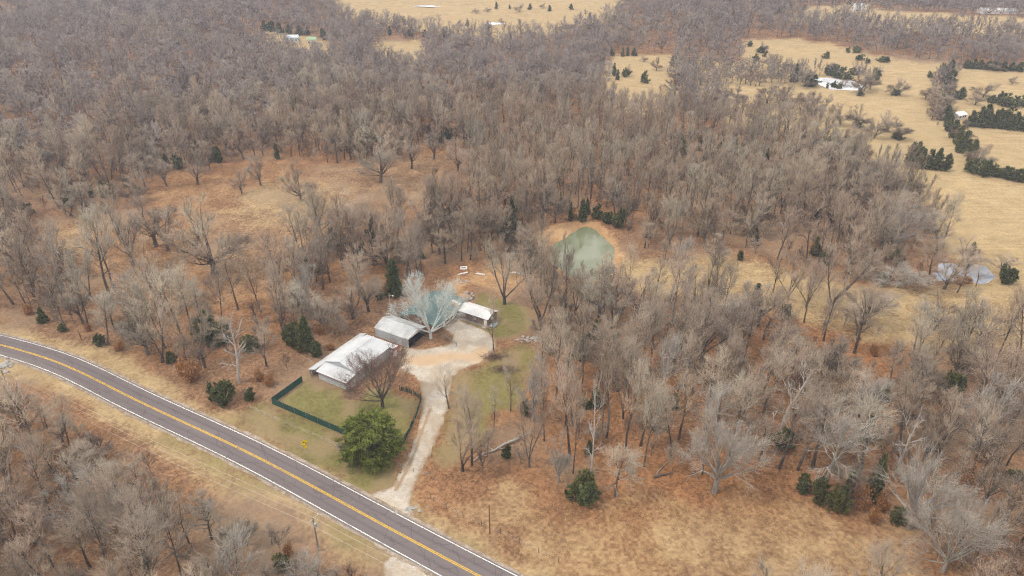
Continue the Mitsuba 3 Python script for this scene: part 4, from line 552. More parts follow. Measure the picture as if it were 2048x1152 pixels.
for q, n_, lab in [([(-9.42, -0.35, 2.42), (0.2, -0.35, 2.42), (0.2, 3.18, 3.05), (-9.42, 3.18, 3.05)], 12, 'front lean-to roof facing the road'),
                   ([(-9.4, 18.05, 2.42), (0.95, 18.05, 2.42), (0.95, 15.57, 3.1), (-9.4, 15.57, 3.1)], 12, 'rear lean-to roof'),
                   ([(-11.7, 18.0, 2.2), (-11.7, -0.45, 2.2), (-9.45, -0.45, 2.86), (-9.45, 18.0, 2.86)], 16, 'narrow stained lean-to roof along the left side')]:
    k = put(name(g + '__roof'), ribbed(q, n_), 'grey_roof' if 'stained' in lab else 'white_roof'); labels[k] = {'label': lab}
put(name(g + '__trim'), box(-9.45, 0.25, -0.42, -0.36, 2.24, 2.42), 'plum_trim'); put(name(g + '__trim'), box(0.96, 1.02, 15.6, 18.1, 2.3, 2.75), 'red_trim')
def roll_door(a, b0, b1, h):
    k = put(name(g + '__roll_door'), join([box(a, a + .03, b0, b1, 0.02 + i * 0.3, 0.29 + i * 0.3) for i in range(int(h / 0.3))] + [box(a, a + .012, b0, b1, 0, h)]), 'white_door')
    put(k + '__frame', join([box(a, a + .09, b0 - .16, b0, 0, h + .14), box(a, a + .09, b1, b1 + .16, 0, h + .14), box(a, a + .09, b0, b1, h, h + .14)]), 'red_trim' if a > 0.5 else 'plum_trim')
roll_door(0.63, 15.75, 17.4, 2.0); roll_door(0.02, 0.9, 2.75, 1.95)
for b_ in (-0.2, 4.3, 8.8, 13.3): put(name(g + '__post'), box(-11.5, -11.36, b_, b_ + .14, 0, 2.12), 'post_grey')
put(g + '__lean_to_wall', join([box(-11.45, -11.40, 0.2, 15.4, 0, 2.05)]), 'silver_wall')
put(g + '__vent', box(-9.0, -8.4, 15.62, 15.8, 3.15, 3.4), 'wood_orange')

# ------------------------------------------------------------------ carport shed
g = 'carport_shed'; say(g, 'silver corrugated metal carport shed behind the garage', 'carport')
put(g + '__wall', join([corrugated((-9.6, 21.3), (1.2, 21.3), 0, 2.62, (0, -1)), corrugated((1.2, 21.36), (-9.6, 21.36), 0, 2.62, (0, -1)), corrugated((-9.6, 28.5), (-9.6, 21.3), 0, 2.62, (-1, 0)), corrugated((0.6, 28.5), (-9.6, 28.5), 0, 2.62, (0, 1)),
                        prism([(-9.58, 21.4, 2.6), (-9.58, 28.4, 2.6), (-9.58, 24.9, 3.85)], (0.05, 0, 0))]), 'silver_wall')
put(g + '__roof', join([ribbed([(-9.8, 21.9, 3.02), (1.5, 21.9, 3.02), (1.9, 24.9, 4.0), (-9.8, 24.9, 4.0)], 16, 0.06), ribbed([(-9.8, 21.18, 2.62), (1.3, 21.18, 2.62), (1.5, 21.9, 3.02), (-9.8, 21.9, 3.02)], 16, 0.06),
                        ribbed([(1.6, 28.6, 2.62), (-9.8, 28.6, 2.62), (-9.8, 24.9, 4.0), (1.9, 24.9, 4.0)], 16, 0.06)]), 'grey_roof')
put(g + '__gable_panel', prism([(1.0, 21.4, 2.3), (1.0, 28.4, 2.3), (1.0, 28.4, 2.65), (1.0, 24.9, 3.9), (1.0, 21.4, 2.65)], (0.05, 0, 0)), 'bright_roof')
for b_ in (21.45, 28.3): put(name(g + '__post'), box(0.9, 1.05, b_, b_ + .12, 0, 2.6), 'galvanised')
put(g + '__floor', box(-9.5, 1.0, 21.45, 28.4, 0.02, 0.06), 'dark_inside')  # near-black floor colour paints in the shade under the shed roof
# ------------------------------------------------------------------ house with green roof
g = 'green_roof_house'; say(g, 'low house with wide green metal roof behind the pale tree', 'house')
put(g + '__wall', prism([(-8.3, 30.0, 0), (3.0, 30.0, 0), (3.0, 30.0, 2.45), (-2.7, 30.0, 4.3), (-8.3, 30.0, 2.45)], (0, 14.2, 0)), 'brick_red')
k = put(name(g + '__roof'), ribbed([(3.55, 44.6, 2.40), (3.55, 29.5, 2.40), (-2.7, 29.5, 4.6), (-2.7, 44.6, 4.6)], 26), 'green_roof')
k = put(name(g + '__roof'), ribbed([(-8.9, 29.5, 2.40), (-8.9, 44.6, 2.40), (-2.7, 44.6, 4.6), (-2.7, 29.5, 4.6)], 26), 'green_roof')
put(g + '__ridge_cap', box(-2.85, -2.55, 29.48, 44.62, 4.59, 4.68), 'green_roof')
put(g + '__dormer', join([prism([(1.0, 40.3, 3.0), (3.3, 40.3, 2.5), (3.3, 40.3, 3.25), (1.0, 40.3, 3.75)], (0, 1.5, 0))]), 'wood_orange')
put(g + '__dormer__cover', slab([(0.9, 41.0, 3.92), (3.45, 41.0, 3.36), (3.45, 42.0, 3.36), (0.9, 42.0, 3.92)], .06), 'white_door')
for b_ in (32, 35.2, 38): put(name(g + '__window'), box(3.0, 3.06, b_, b_ + 1.1, 0.9, 2.0), 'glass_dark')
put(g + '__door', box(3.0, 3.07, 33.7, 34.6, 0.1, 2.1), 'white_door')
# ------------------------------------------------------------------ plank cabin
g = 'plank_cabin'; say(g, 'brown plank cabin with bright white roof beside the green-roofed house', 'cabin')
put(g + '__wall', prism([(4.0, 39.8, 0.35), (4.0, 44.4, 0.35), (4.0, 44.4, 2.65), (4.0, 42.1, 3.55), (4.0, 39.8, 2.65)], (9.2, 0, 0)), 'plank_brown')
put(g + '__plank_siding', join([box(a_, a_ + R_, 39.74 - d_, 39.80, 0.35, 2.6) for a_, R_, d_ in zip(np.arange(4.0, 13.0, 0.3), np.full(31, 0.27), rng.uniform(0, .03, 31))]), 'plank_brown')
put(g + '__foundation', box(3.95, 13.25, 39.62, 44.45, 0, 0.345), 'concrete')
put(name(g + '__roof'), ribbed([(4.1, 39.4, 2.62), (13.6, 39.4, 2.62), (13.6, 42.1, 3.72), (4.1, 42.1, 3.72)], 12), 'bright_roof')
put(name(g + '__roof'), ribbed([(13.6, 44.8, 2.62), (4.1, 44.8, 2.62), (4.1, 42.1, 3.72), (13.6, 42.1, 3.72)], 12), 'bright_roof')
window(g, 5.1, 6.0, 39.72, 1.45, 2.05); window(g, 8.6, 9.5, 39.72, 1.25, 2.05)
put(g + '__door', box(12.1, 12.95, 39.66, 39.735, 0.36, 2.4), 'white_door'); put(g + '__step', box(11.9, 13.2, 38.7, 39.6, 0, 0.25), 'concrete')
put(g + '__end_window', box(13.2, 13.26, 41.6, 42.6, 1.3, 2.2), 'white_door')
put('porch_ramp', join([box(13.4, 14.9, 40.2, 42.2, 0.25, 0.36), box(13.45, 13.55, 40.2, 42.2, 0, .25), box(14.75, 14.85, 40.2, 40.3, 0, 1.1), box(14.75, 14.85, 42.1, 42.2, 0, 1.1), box(14.75, 14.83, 40.3, 42.1, 1.02, 1.1), box(14.77, 14.81, 40.3, 42.1, .45, .95)]), 'pale_blue')
say('porch_ramp', 'pale blue-grey porch platform with rail at the right end of the plank cabin', 'porch')
put('propane_tank', join([tube(G(np.linspace(5.6, 7.2, 9), np.full(9, 46.2), 0.75), 0.45 * np.sqrt(np.maximum(0.02, 1 - np.linspace(-1, 1, 9) ** 6)), 10, True), box(5.8, 5.95, 45.9, 46.5, 0, .4), box(6.85, 7.0, 45.9, 46.5, 0, .4)]), 'white_door', 40)
say('propane_tank', 'white gas tank behind the plank cabin', 'tank')

# ------------------------------------------------------------------ fences
def fence(pts, panel, key, label, ragged_=False, h=1.75):
    say(key, label, 'fence'); P = np.array(pts); R = np.random.default_rng(5)
    L = LineString(P); n = max(2, round(L.length / panel)); kn = [np.array(L.interpolate(t, normalized=True).coords[0]) for t in np.linspace(0, 1, n + 1)]
    for a_, b_ in zip(kn[:-1], kn[1:]):
        put(name(key + '__post'), tube([[*a_, 0], [*a_, h + .12]], 0.035, 6, True), 'post_grey')
        d = unit(b_ - a_); nr = np.array([-d[1], d[0]]) * 0.02; ms = []
        if ragged_:
            u = 0.0
            while u < np.linalg.norm(b_ - a_) - 0.1:
                w = R.uniform(0.10, 0.28); hh = h * R.uniform(0.6, 1.0); z0 = R.uniform(0, .2)
                if R.random() < 0.84:
                    s = R.normal(0, .08)
                    q = [[*(a_ + d * u + nr * R.uniform(0, 5)), z0], [*(a_ + d * (u + w)), z0], [*(a_ + d * (u + w + s)), hh], [*(a_ + d * (u + s) + nr * R.uniform(0, 6)), hh]]
                    q = np.array(q); ms.append((np.vstack([q, q + np.r_[nr, 0]]), np.array([[0, 1, 2], [0, 2, 3], [4, 6, 5], [4, 7, 6], [0, 4, 1], [1, 4, 5], [2, 6, 3], [3, 6, 7]])))
                u += w + .02
            put(name(key + '__panel'), join(ms), 'fence_green')
        else:
            m_ = 9; uu = np.linspace(0.004, 0.996, m_); sag = R.uniform(-.05, .05, m_)
            lo = np.array([[*(a_ + (b_ - a_) * t + nr * s * 30), 0.04] for t, s in zip(uu, sag)]); hi = np.array([[*(a_ + (b_ - a_) * t + nr * s * 10), h - .04 * math.sin(math.pi * t)] for t, s in zip(uu, sag)])
            v = np.vstack([lo, hi]); v = np.vstack([v, v + np.r_[nr, 0]]); q = []
            for i in range(m_ - 1):
                q += [[i, i + 1, m_ + i + 1, m_ + i], [2 * m_ + i + 1, 2 * m_ + i, 3 * m_ + i, 3 * m_ + i + 1], [m_ + i, m_ + i + 1, 3 * m_ + i + 1, 3 * m_ + i]]
            q = np.array(q); put(name(key + '__panel'), (v, np.vstack([q[:, :3], q[:, [0, 2, 3]]])), 'fence_green')
    put(name(key + '__post'), tube([[*kn[-1], 0], [*kn[-1], h + .12]], 0.04, 6, True), 'galvanised')
fence([(-49.4, 134.7), (-54.1, 126.4)], 3.1, 'screen_fence', 'dark green mesh fence running from the garage corner towards the road')
fence([(-54.1, 126.4), (-36.2, 116.2), (-24.0, 109.3)], 3.4, 'screen_fence_001', 'dark green mesh fence along the road side of the lawn')
fence([(-24.0, 109.3), (-22.1, 115.1), (-20.9, 122.5), (-20.5, 127.9)], 2.6, 'screen_fence_002', 'tattered dark green fence beside the gravel drive', True)
fence([(-20.5, 127.9), (-23.2, 130.2), (-26.3, 131.6)], 1.8, 'screen_fence_003', 'tattered dark green fence end near the brown oak', True)
w0, w1, w2 = (np.array(PT[k]) for k in ('fencew0', 'fencew1', 'fencew2'))
say('wire_fence', 'thin wire fence between the road verge and the lawn', 'fence')
wl = LineString([w0, w1, w2]); n_ = int(wl.length / 3.6)
for t in np.linspace(0, 1, n_ + 1):
    p = np.array(wl.interpolate(t, normalized=True).coords[0]); put(name('wire_fence__post'), tube([[*p, -.1], [*(p + rng.normal(0, .05, 2)), 1.25]], 0.045, 5, True), 'post_grey')
for h in (0.45, 0.8, 1.15): put(name('wire_fence__wire'), tube(np.array([[*wl.interpolate(t, normalized=True).coords[0], h] for t in np.linspace(0, 1, 40)]), 0.012, 3), 'wire_grey')
say('meadow_fence', 'rusty post and wire fence at the road edge of the meadow', 'fence')
ml = LineString([PT['post1'], PT['post2'], [-9.0, 93.0], [-2.5, 89.6], [8, 83]])
for t in np.linspace(0, 1, 8):
    p = np.array(ml.interpolate(t, normalized=True).coords[0]); put(name('meadow_fence__post'), tube([[*p, -.1], [*p, 1.35]], 0.07, 5, True), 'post_brown')
for h in (0.5, 1.0): put(name('meadow_fence__wire'), tube(np.array([[*ml.interpolate(t, normalized=True).coords[0], h] for t in np.linspace(0, 1, 30)]), 0.012, 3), 'wire_grey')
r0_, r1_ = np.array(PT['rail0']), np.array(PT['rail1']); say('yard_rail', 'weathered wooden rail fence around the leaf patch under the pale tree', 'fence')
for t in (0, .33, .66, 1): p = r0_ + (r1_ - r0_) * t; put(name('yard_rail__post'), tube([[*p, 0], [*p, 1.1]], 0.07, 5, True), 'post_grey')
for h in (0.5, 0.95): put(name('yard_rail__rail'), tube([[*r0_, h], [*r1_, h]], 0.05, 5, True), 'post_grey')

# ------------------------------------------------------------------ poles, wires, sign
def pole(key, label, p, h, r, bsdf, cat='utility pole'):
    say(key, label, cat); put(key + '__pole', tube([[*p, -.2], [*p, h]], [r, r * 0.7], 8, True), bsdf)
rdir = np.r_[E1, 0]; rn = np.r_[E2, 0]
p1, p2 = np.array(PT['utop']), np.array(PT['upole2'])
POLES = [(p1, 'utility pole with crossarm and transformer below the road'), (p2, 'utility pole with crossarm at the left edge below the road')]
for k_, (p, lab) in enumerate(POLES):
    key = name('utility_pole'); pole(key, lab, p, 8.0, 0.15, 'post_grey')
    c = np.r_[p, 7.7]
    put(key + '__crossarm', tube([c - rn * 1.3, c + rn * 1.3], 0.075, 6, True), 'wire_grey')
    for s_ in (-1.2, 0.15, 1.2): put(name(key + '__insulator'), tube([c + rn * s_, c + rn * s_ + [0, 0, .3]], [.06, .05], 6, True), 'white_door')
    if k_ == 0: put(key + '__transformer', tube([c + rdir * .4 + [0, 0, -1.7], c + rdir * .4 + [0, 0, -1.65], c + rdir * .4 + [0, 0, -.75], c + rdir * .4 + [0, 0, -.7]], [.2, .3, .3, .2], 10, True), 'galvanised')
far3 = p1 + (p1 - p2) * 0.75
for s_, lab in ((-1.2, 'overhead wire on the woods side of the crossarms'), (0.15, 'overhead wire in the middle of the crossarms'), (1.2, 'overhead wire on the road side of the crossarms')):
    pts = []
    for q0, q1 in ((p2 + (p2 - p1) * .6, p2), (p2, p1), (p1, far3)):
        for t in np.linspace(0, 1, 20)[:-1]: pts.append(np.r_[q0 + (q1 - q0) * t, 7.95 - 1.3 * 4 * t * (1 - t)] + rn * s_)
    k = put(name('overhead_wire'), tube(pts, 0.022, 3), 'wire_grey'); say(k, lab, 'wire')
pole('wooden_post', 'plain brown wooden pole standing in the meadow verge', PT['brownpole'], 7.2, 0.15, 'post_brown', 'pole')
pole('wooden_post_001', 'short brown broken pole above the road bend', PT['shortpost'], 3.2, 0.15, 'post_brown', 'pole')
pole('yard_light', 'yard light pole with lamp arm behind the carport shed', PT['light'], 7.0, 0.12, 'wire_grey', 'lamp post')
lp = np.r_[PT['light'], 6.3]
put('yard_light__arm', tube([lp, lp + [0.9, -0.2, .25]], 0.05, 5, True), 'galvanised'); put('yard_light__lamp', tube([lp + [0.8, -.2, .3], lp + [0.9, -.2, .2], lp + [1.2, -.25, .15]], [.08, .2, .12], 8, True), 'white_door')
say('road_sign', 'yellow diamond left-curve warning sign with small plate by the road', 'road sign')
sp = np.array(PT['sign']); fx = np.array([-E1[1] * -1, E1[0] * -1])   # board axis, seen from the oncoming lane
nrm_s = np.r_[E1 * 0.62 + np.array([0.1, -0.62]), 0]; nrm_s = unit(nrm_s); ax = unit(np.cross([0, 0, 1], nrm_s))
def board(poly2, z, off, th, key, bsdf):
    m = trimesh.creation.extrude_polygon(poly2, th, engine='earcut'); v = np.asarray(m.vertices)
    w = np.r_[sp, z] + v[:, :1] * ax + v[:, 1:2] * np.array([0, 0, 1]) + (off + v[:, 2:3]) * nrm_s
    put(key, (w, m.faces), bsdf)
put('road_sign__post', tube([[*sp, -.1], [*sp, 2.95]], 0.035, 6, True), 'galvanised')
dia = Polygon([(0, -.84), (.84, 0), (0, .84), (-.84, 0)]).buffer(-.06).buffer(.06)
board(dia, 2.45, .045, .012, 'road_sign__panel', 'sign_yellow')
board(dia.buffer(-.025).difference(dia.buffer(-.05)), 2.45, .058, .003, 'road_sign__border', 'black_paint')
arr = LineString([(.14, -.36), (.14, -.02), (.05, .12), (-.14, .16)]).buffer(.06, cap_style=2).union(Polygon([(-.1, -.02), (-.1, .34), (-.40, .16)]))
board(arr, 2.45, .058, .003, 'road_sign__arrow', 'black_paint')
plate = Polygon([(-.36, -.33), (.36, -.33), (.36, .33), (-.36, .33)]).buffer(-.04).buffer(.04)
board(plate, 1.22, .045, .012, 'road_sign__plate', 'sign_yellow'); board(plate.buffer(-.02).difference(plate.buffer(-.04)), 1.22, .058, .003, 'road_sign__plate__border', 'black_paint')

# ------------------------------------------------------------------ small things in the yard
def ring(p, R_, r, axis_=(0, 0, 1), n=14):
    a = np.linspace(0, 2 * np.pi, n + 1); u = unit(np.cross(axis_, [.3, .9, .1])); w = np.cross(axis_, u)
    return tube(np.array(p) + R_ * (np.cos(a)[:, None] * u + np.sin(a)[:, None] * w), r, 6)
put('tire', ring([*PT['tire'], .14], .34, .13), 'rubber', True); say('tire', 'black tire lying on the dirt between garage and carport', 'tire')
a0 = PT['atv']; say('utility_tractor', 'dark small tractor parked in the open end of the carport', 'tractor')
ax3, bx3 = np.r_[E1, 0], np.r_[E2, 0]; o3 = np.r_[np.array(G(0.6, 22.6))[:2], 0]
def obox(c, la, lb, lz):
    q = [o3 + ax3 * (c[0] + i * la / 2) + bx3 * (c[1] + j * lb / 2) + [0, 0, c[2] + k * lz / 2] for i in (-1, 1) for j in (-1, 1) for k in (-1, 1)]
    m = trimesh.convex.convex_hull(np.array(q)); return np.asarray(m.vertices), np.asarray(m.faces)
put('utility_tractor__body', join([obox((.5, 0, .75), 1.1, .6, .45), obox((-.5, 0, .65), 1.0, .8, .25), obox((-.75, 0, 1.05), .15, .5, .6)]), 'dark_body')
put('utility_tractor__seat', obox((-.45, 0, .85), .5, .5, .14), 'rubber'); put('utility_tractor__steering_wheel', ring(o3 + ax3 * .02 + [0, 0, 1.2], .18, .025, unit(np.array([.5 * E1[0], .5 * E1[1], .85]))), 'rubber', True)
for c_, r_ in (((.85, .5), .3), ((.85, -.5), .3), ((-.6, .6), .48), ((-.6, -.6), .48)):
    k = put(name('utility_tractor__wheel'), ring(o3 + ax3 * c_[0] + bx3 * c_[1] + [0, 0, r_], r_ * .72, r_ * .28, bx3), 'rubber', True)
    put(k + '__rim', tube([o3 + ax3 * c_[0] + bx3 * (c_[1] - .06) + [0, 0, r_], o3 + ax3 * c_[0] + bx3 * (c_[1] + .06) + [0, 0, r_]], r_ * .5, 10, True), 'galvanised')
def plank(p, az, L, w, h, z=0.05):
    d = np.array([math.cos(az), math.sin(az), 0]); s = np.array([-d[1], d[0], 0]); c = np.array([*p, z])
    q = np.array([c + d * i * L / 2 + s * j * w / 2 + [0, 0, k * h] for i in (-1, 1) for j in (-1, 1) for k in (0, 1)]); m = trimesh.convex.convex_hull(q)
    return np.asarray(m.vertices), np.asarray(m.faces)
tp = np.array(PT['tray'])
put('white_frame', join([plank(tp + [0, .7], 0, 2.2, .5, .3), plank(tp - [0, .7], 0, 2.2, .5, .3), plank(tp + [.9, 0], 1.5708, 0.9, .4, .28), plank(tp - [.9, 0], 1.5708, .9, .4, .28)]), 'white_door'); say('white_frame', 'white square frame lying open on the ground behind the house', 'frame')
for k, az, L, lab in (('board1', .45, 3.6, 'white board nearest the square frame behind the house'), ('board2', -.35, 3.0, 'pale board at the edge of the bare dirt behind the cabin'), ('board3', -.3, 4.5, 'long white board between the trees in front of the pond')):
    n0 = name('loose_board'); put(n0, join([plank(PT[k], az, L, .3, .12), plank(np.array(PT[k]) + [.2, .5], az + .05, L * .8, .25, .1)]), 'white_door'); say(n0, lab, 'board')
def rocks(key, pts, lab, s=(.25, .6), bsdf='concrete', cat='rocks', kind=None, seed=3):
    R = np.random.default_rng(seed); ms = []
    for p in pts:
        m = trimesh.creation.icosphere(1, 1.0); v = np.asarray(m.vertices) * (1 + R.normal(0, .16, (42, 1))) * R.uniform(*s) * np.array([1, 1, .6]) + [*p, .1]; ms.append((v, m.faces))
    put(key, join(ms), bsdf); say(key, lab, cat, kind=kind)
def scatter(p, n, sx, sy, seed): return np.array(p) + np.random.default_rng(seed).normal(size=(n, 2)) * [sx, sy]
rocks('rubble', scatter(PT['culvert'], 16, .9, .45, 1), 'pale rocks around the culvert beside the drive entrance', (.15, .4), kind='stuff', cat='rubble')
rocks('rubble_001', scatter(PT['white_b'], 15, 2.0, .7, 2), 'white concrete rubble at the far edge of the right lawn', (.2, .6), kind='stuff', cat='rubble')
rocks('rubble_002', scatter(PT['stones_left'], 26, 1.2, 1.0, 3), 'heap of pale stones below the road at the left edge', (.3, .7), kind='stuff', cat='rubble')
rocks('rubble_003', scatter(PT['pile'], 9, .7, .6, 4), 'pale stones heaped on the orange dirt behind the house', (.2, .4), kind='stuff', cat='rubble')
rocks('rubble_004', scatter(PT['stone'], 6, .8, .8, 6), 'grey boulders among the trees below the pond', (.5, 1.0), kind='stuff', cat='rubble')
rocks('rubble_005', scatter(PT['patch'], 20, 2.5, 1.2, 7), 'flat pale stones scattered right of the lawn rubble', (.15, .45), kind='stuff', cat='rubble')
cy = np.array(PT['cyl']); say('stone_border', 'curved low border of logs and stones beside the house', 'border')
for i, t in enumerate(np.linspace(-1.2, 1.2, 9)):
    c = cy + np.array([math.cos(t * 1.3), math.sin(t * 1.3)]) * 2.0; put(name('stone_border__stone'), trimesh.creation.icosphere(1, .45).apply_transform(trimesh.transformations.translation_matrix([*c, .25])), 'brick_red' if i % 2 else 'concrete')
for k, lab, n_ in (('brush1', 'dark brush heap on the lawn edge nearer the cabin', 150), ('brush2', 'dark brush heap on the lawn farther from the cabin', 150)):
    R = np.random.default_rng(n_ + len(lab)); P_ = np.column_stack([np.array(PT[k]) + R.normal(size=(n_, 2)) * [1.5, .8], R.uniform(.05, .7, n_)])
    n0 = name('brush_heap'); ms = []
    for p in P_:
        d = unit(R.normal(size=3) * [1, .7, .25]); L = R.uniform(.8, 2.4); ms.append(tube([p - d * L / 2, p + d * L / 2], [.05, .015], 3))
    put(n0, join(ms), 'brush_wood'); say(n0, lab, 'brush heap')
# fallen white log with its broken branches
l0, l1 = np.r_[PT['log0'], .35], np.r_[PT['log1'], .6]; ld = unit(l1 - l0); ls_ = np.array([-ld[1], ld[0], 0])
say('fallen_log', 'pale fallen tree trunk lying on orange leaves right of the drive', 'log')
R = np.random.default_rng(3); pts = np.array([l0 + (l1 - l0) * t + R.normal(0, .14, 3) * [1, 1, .4] for t in np.linspace(0, 1, 8)])
put('fallen_log__trunk', tube(pts, np.linspace(.12, .30, 8), 8, True), 'white_bark', True)
for s_, t, L in ((1, .45, 3.2), (-1, .55, 3.0), (-1, .2, 1.6)):
    b = l0 + (l1 - l0) * t; put(name('fallen_log__branch'), tube(path(R, b, ld * .5 * (1 if s_ < 0 else -1) + ls_ * s_ * .7 + [0, 0, .1], L, 4, 0, .12), np.linspace(.14, .04, 5), 5), 'white_bark', True)
p_, d_, L_, w_ = [], [], [], []
for i in range(90):
    t = R.uniform(.75, 1.25); p_.append(l0 + (l1 - l0) * t); d_.append(unit(ld * .7 + R.normal(size=3) * .5)); L_.append(R.uniform(.8, 2.2)); w_.append(.09)
put('fallen_log__twig', slivers(np.array(p_), np.array(d_), L_, w_, R), 'pale_twigs')
R = np.random.default_rng(8)
def log(key, label, p, q, r, bsdf):
    z0 = float(Z(np.array([p[0]]), np.array([p[1]]))[0]); pts = [np.r_[np.array(p) + (np.array(q) - np.array(p)) * t, z0 + .25] + R.normal(0, .07, 3) for t in np.linspace(0, 1, 6)]
    put(key, tube(np.array(pts), np.linspace(r, r * .5, 6), 6, True), bsdf, True); say(key, label, 'log')
log(name('fallen_log') if used.setdefault('fallen_log', 0) == 0 else '', 'brown fallen log at the upper edge of the meadow below the big spreading tree', PT['logm0'], PT['logm1'], .22, 'bark')
log(name('fallen_log'), 'dark fallen trunk in the woods below the road at the left edge', PT['logl0'], PT['logl1'], .3, 'brush_wood')
log(name('fallen_log'), 'thin grey fallen trunk leaning up from the meadow edge woods', PT['logm2'], PT['logm3'], .14, 'pale_bark')
# far houses
def far_house(key, label, p, L, W, h, az, wallm, roofm, rise=1.5):
    z0 = float(Z(np.array([p[0]]), np.array([p[1]]))[0]) - .3; c, s = math.cos(az), math.sin(az); cat = 'house'
    def q(a, b, z): return [p[0] + a * c - b * s, p[1] + a * s + b * c, z0 + z]
    def hull(pts): m = trimesh.convex.convex_hull(np.array(pts)); return np.asarray(m.vertices), np.asarray(m.faces)
    say(key, label, cat)
    put(key + '__wall', hull([q(i * L / 2, j * W / 2, z) for i in (-1, 1) for j in (-1, 1) for z in (0, h)] + [q(i * L / 2, 0, h + rise) for i in (-1, 1)]), wallm)
    put(key + '__roof', join([hull([q(i * (L / 2 + .4), j * (W / 2 + .4), h - .1 + t) for i in (-1, 1) for t in (0, .18)] + [q(i * (L / 2 + .4), 0, h + rise + .1 + t) for i in (-1, 1) for t in (0, .18)]) for j in (-1, 1)]), roofm)
    for t in (-.3, .05, .32): put(name(key + '__window'), hull([q(t * L + i, -W / 2 - .05 * j, z) for i in (-.6, .6) for j in (0, 1) for z in (1.0, 2.1)]), 'glass_dark')
    put(key + '__door', hull([q(-.1 * L + i, -W / 2 - .06 * j, z) for i in (-.5, .5) for j in (0, 1) for z in (0.1, 2.1)]), 'white_door')
far_house('small_house', 'pale blue house in the narrow yard far beyond the woods', PT['f1'], 10, 7, 3.4, .2, 'pale_blue', 'pale_blue')
far_house('small_house_001', 'cream house with green roof in the narrow yard far beyond the woods', PT['f2'], 7, 7, 3.4, .1, 'cream_wall', 'sage_roof')
far_house('long_barn', 'long low white barn in the top right field', PT['f3'], 30, 9, 3.4, -.1, 'white_door', 'bright_roof', 1.6)
far_house('small_house_002', 'white house among trees at the far top right', PT['f4'], 10, 7, 4.5, .1, 'white_door', 'grey_roof', 2.2)
far_house('small_house_003', 'low white-roofed shed at the end of the cedar row', PT['f5'], 7, 5, 2.4, .5, 'white_door', 'bright_roof', 1.0)
# ------------------------------------------------------------------ vegetation prototypes
def group(key, parts, core=None):
    scene[key] = {'type': 'shapegroup', **{k: mikit.ply(m, b) for k, m, b in parts}}
    if core is not None:
        m = parts[1][1]; scene[key]['crown'] = {**scene[key]['crown'], 'filename': meshkit.write_ply(m, normals=leaf_normals(m, core[:3], core[3])), 'face_normals': False}
    return key
def instance(key, grp, x, y, sx, sz, rot, tilt=0.0, taz=0.0, z=None, flip=False):
    z = float(Z(np.array([x]), np.array([y]))[0]) if z is None else z
    t = T().translate([x, y, z])
    if tilt: t = t.rotate([math.cos(taz), math.sin(taz), 0], tilt)
    scene[key] = {'type': 'instance', 'to_world': t.rotate([0, 0, 1], rot).scale([sx, sx, sz]), 'proto': {'type': 'ref', 'id': grp}}
H0, R0 = 18.0, 5.0
PROTO = {}
for lod, nf, no in ((0, 5, 4), (1, 4, 3), (2, 4, 2)):
    for form, n_ in (('forest', nf), ('open', no), ('vee', (2, 1, 1)[lod]), ('slim', (2, 1, 1)[lod])):
        for k_ in range(n_):
            tr, cr = bare_tree(100 * lod + 17 * k_ + {'forest': 1, 'open': 2, 'vee': 3, 'slim': 4}[form], H0, R0, form, lod)
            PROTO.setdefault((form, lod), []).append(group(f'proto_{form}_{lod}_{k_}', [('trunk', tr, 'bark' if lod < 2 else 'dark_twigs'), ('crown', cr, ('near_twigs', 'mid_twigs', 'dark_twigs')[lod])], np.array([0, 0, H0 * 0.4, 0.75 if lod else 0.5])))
for lod in (0, 1):
    for k_ in range(2):
        tr, cr = bare_tree(650 + k_ + 10 * lod, H0, R0, 'dome', lod); PROTO.setdefault(('dome', lod), []).append(group(f'proto_dome_{lod}_{k_}', [('trunk', tr, 'bark'), ('crown', cr, ('near_twigs', 'mid_twigs')[lod])], np.array([0, 0, H0 * 0.35, 0.75 if lod else 0.5])))
for k_, form in enumerate(('open', 'forest', 'dome')):
    tr, cr = bare_tree(700 + k_, H0, R0, form, 0)
    PROTO.setdefault(('palefork', 0), []).append(group(f'proto_palefork_{k_}', [('trunk', tr, 'pale_bark'), ('crown', cr, 'pale_twigs')]))
for k_ in range(3):
    tr, cr = bare_tree(800 + k_, H0, R0, 'white', 0, 1.4, 1.25)
    PROTO.setdefault(('white', 0), []).append(group(f'proto_white_{k_}', [('trunk', tr, 'white_bark'), ('crown', cr, 'white_bark')]))
for form in 'crb':
    for lod in (0, 1):
        for k_ in range(3 if form != 'b' else 1):
            tr, cr = evergreen(900 + 10 * k_ + lod, form, lod)
            PROTO.setdefault((form, lod), []).append(group(f'proto_cedar_{form}_{lod}_{k_}', [('trunk', tr, 'bark'), ('crown', cr, 'cedar_foliage')]))
for k_ in range(2):
    st_, lv = leafy(950 + k_); PROTO.setdefault(('rust', 0), []).append(group(f'proto_rust_{k_}', [('trunk', st_, 'bark'), ('crown', lv, 'rust_leaves')]))
for k_ in range(3):
    tr, cr = bare_tree(970 + k_, 5.0, 1.7, 'slim' if k_ else 'vee', 2, 0.32, 0.7)
    PROTO.setdefault(('sapling', 0), []).append(group(f'proto_sapling_{k_}', [('stem', tr, 'bark'), ('brush', cr, 'brush_wood' if k_ == 2 else 'twigs')]))  # third variant gets darker wood, painting understory shadow into the brush
R = np.random.default_rng(11)
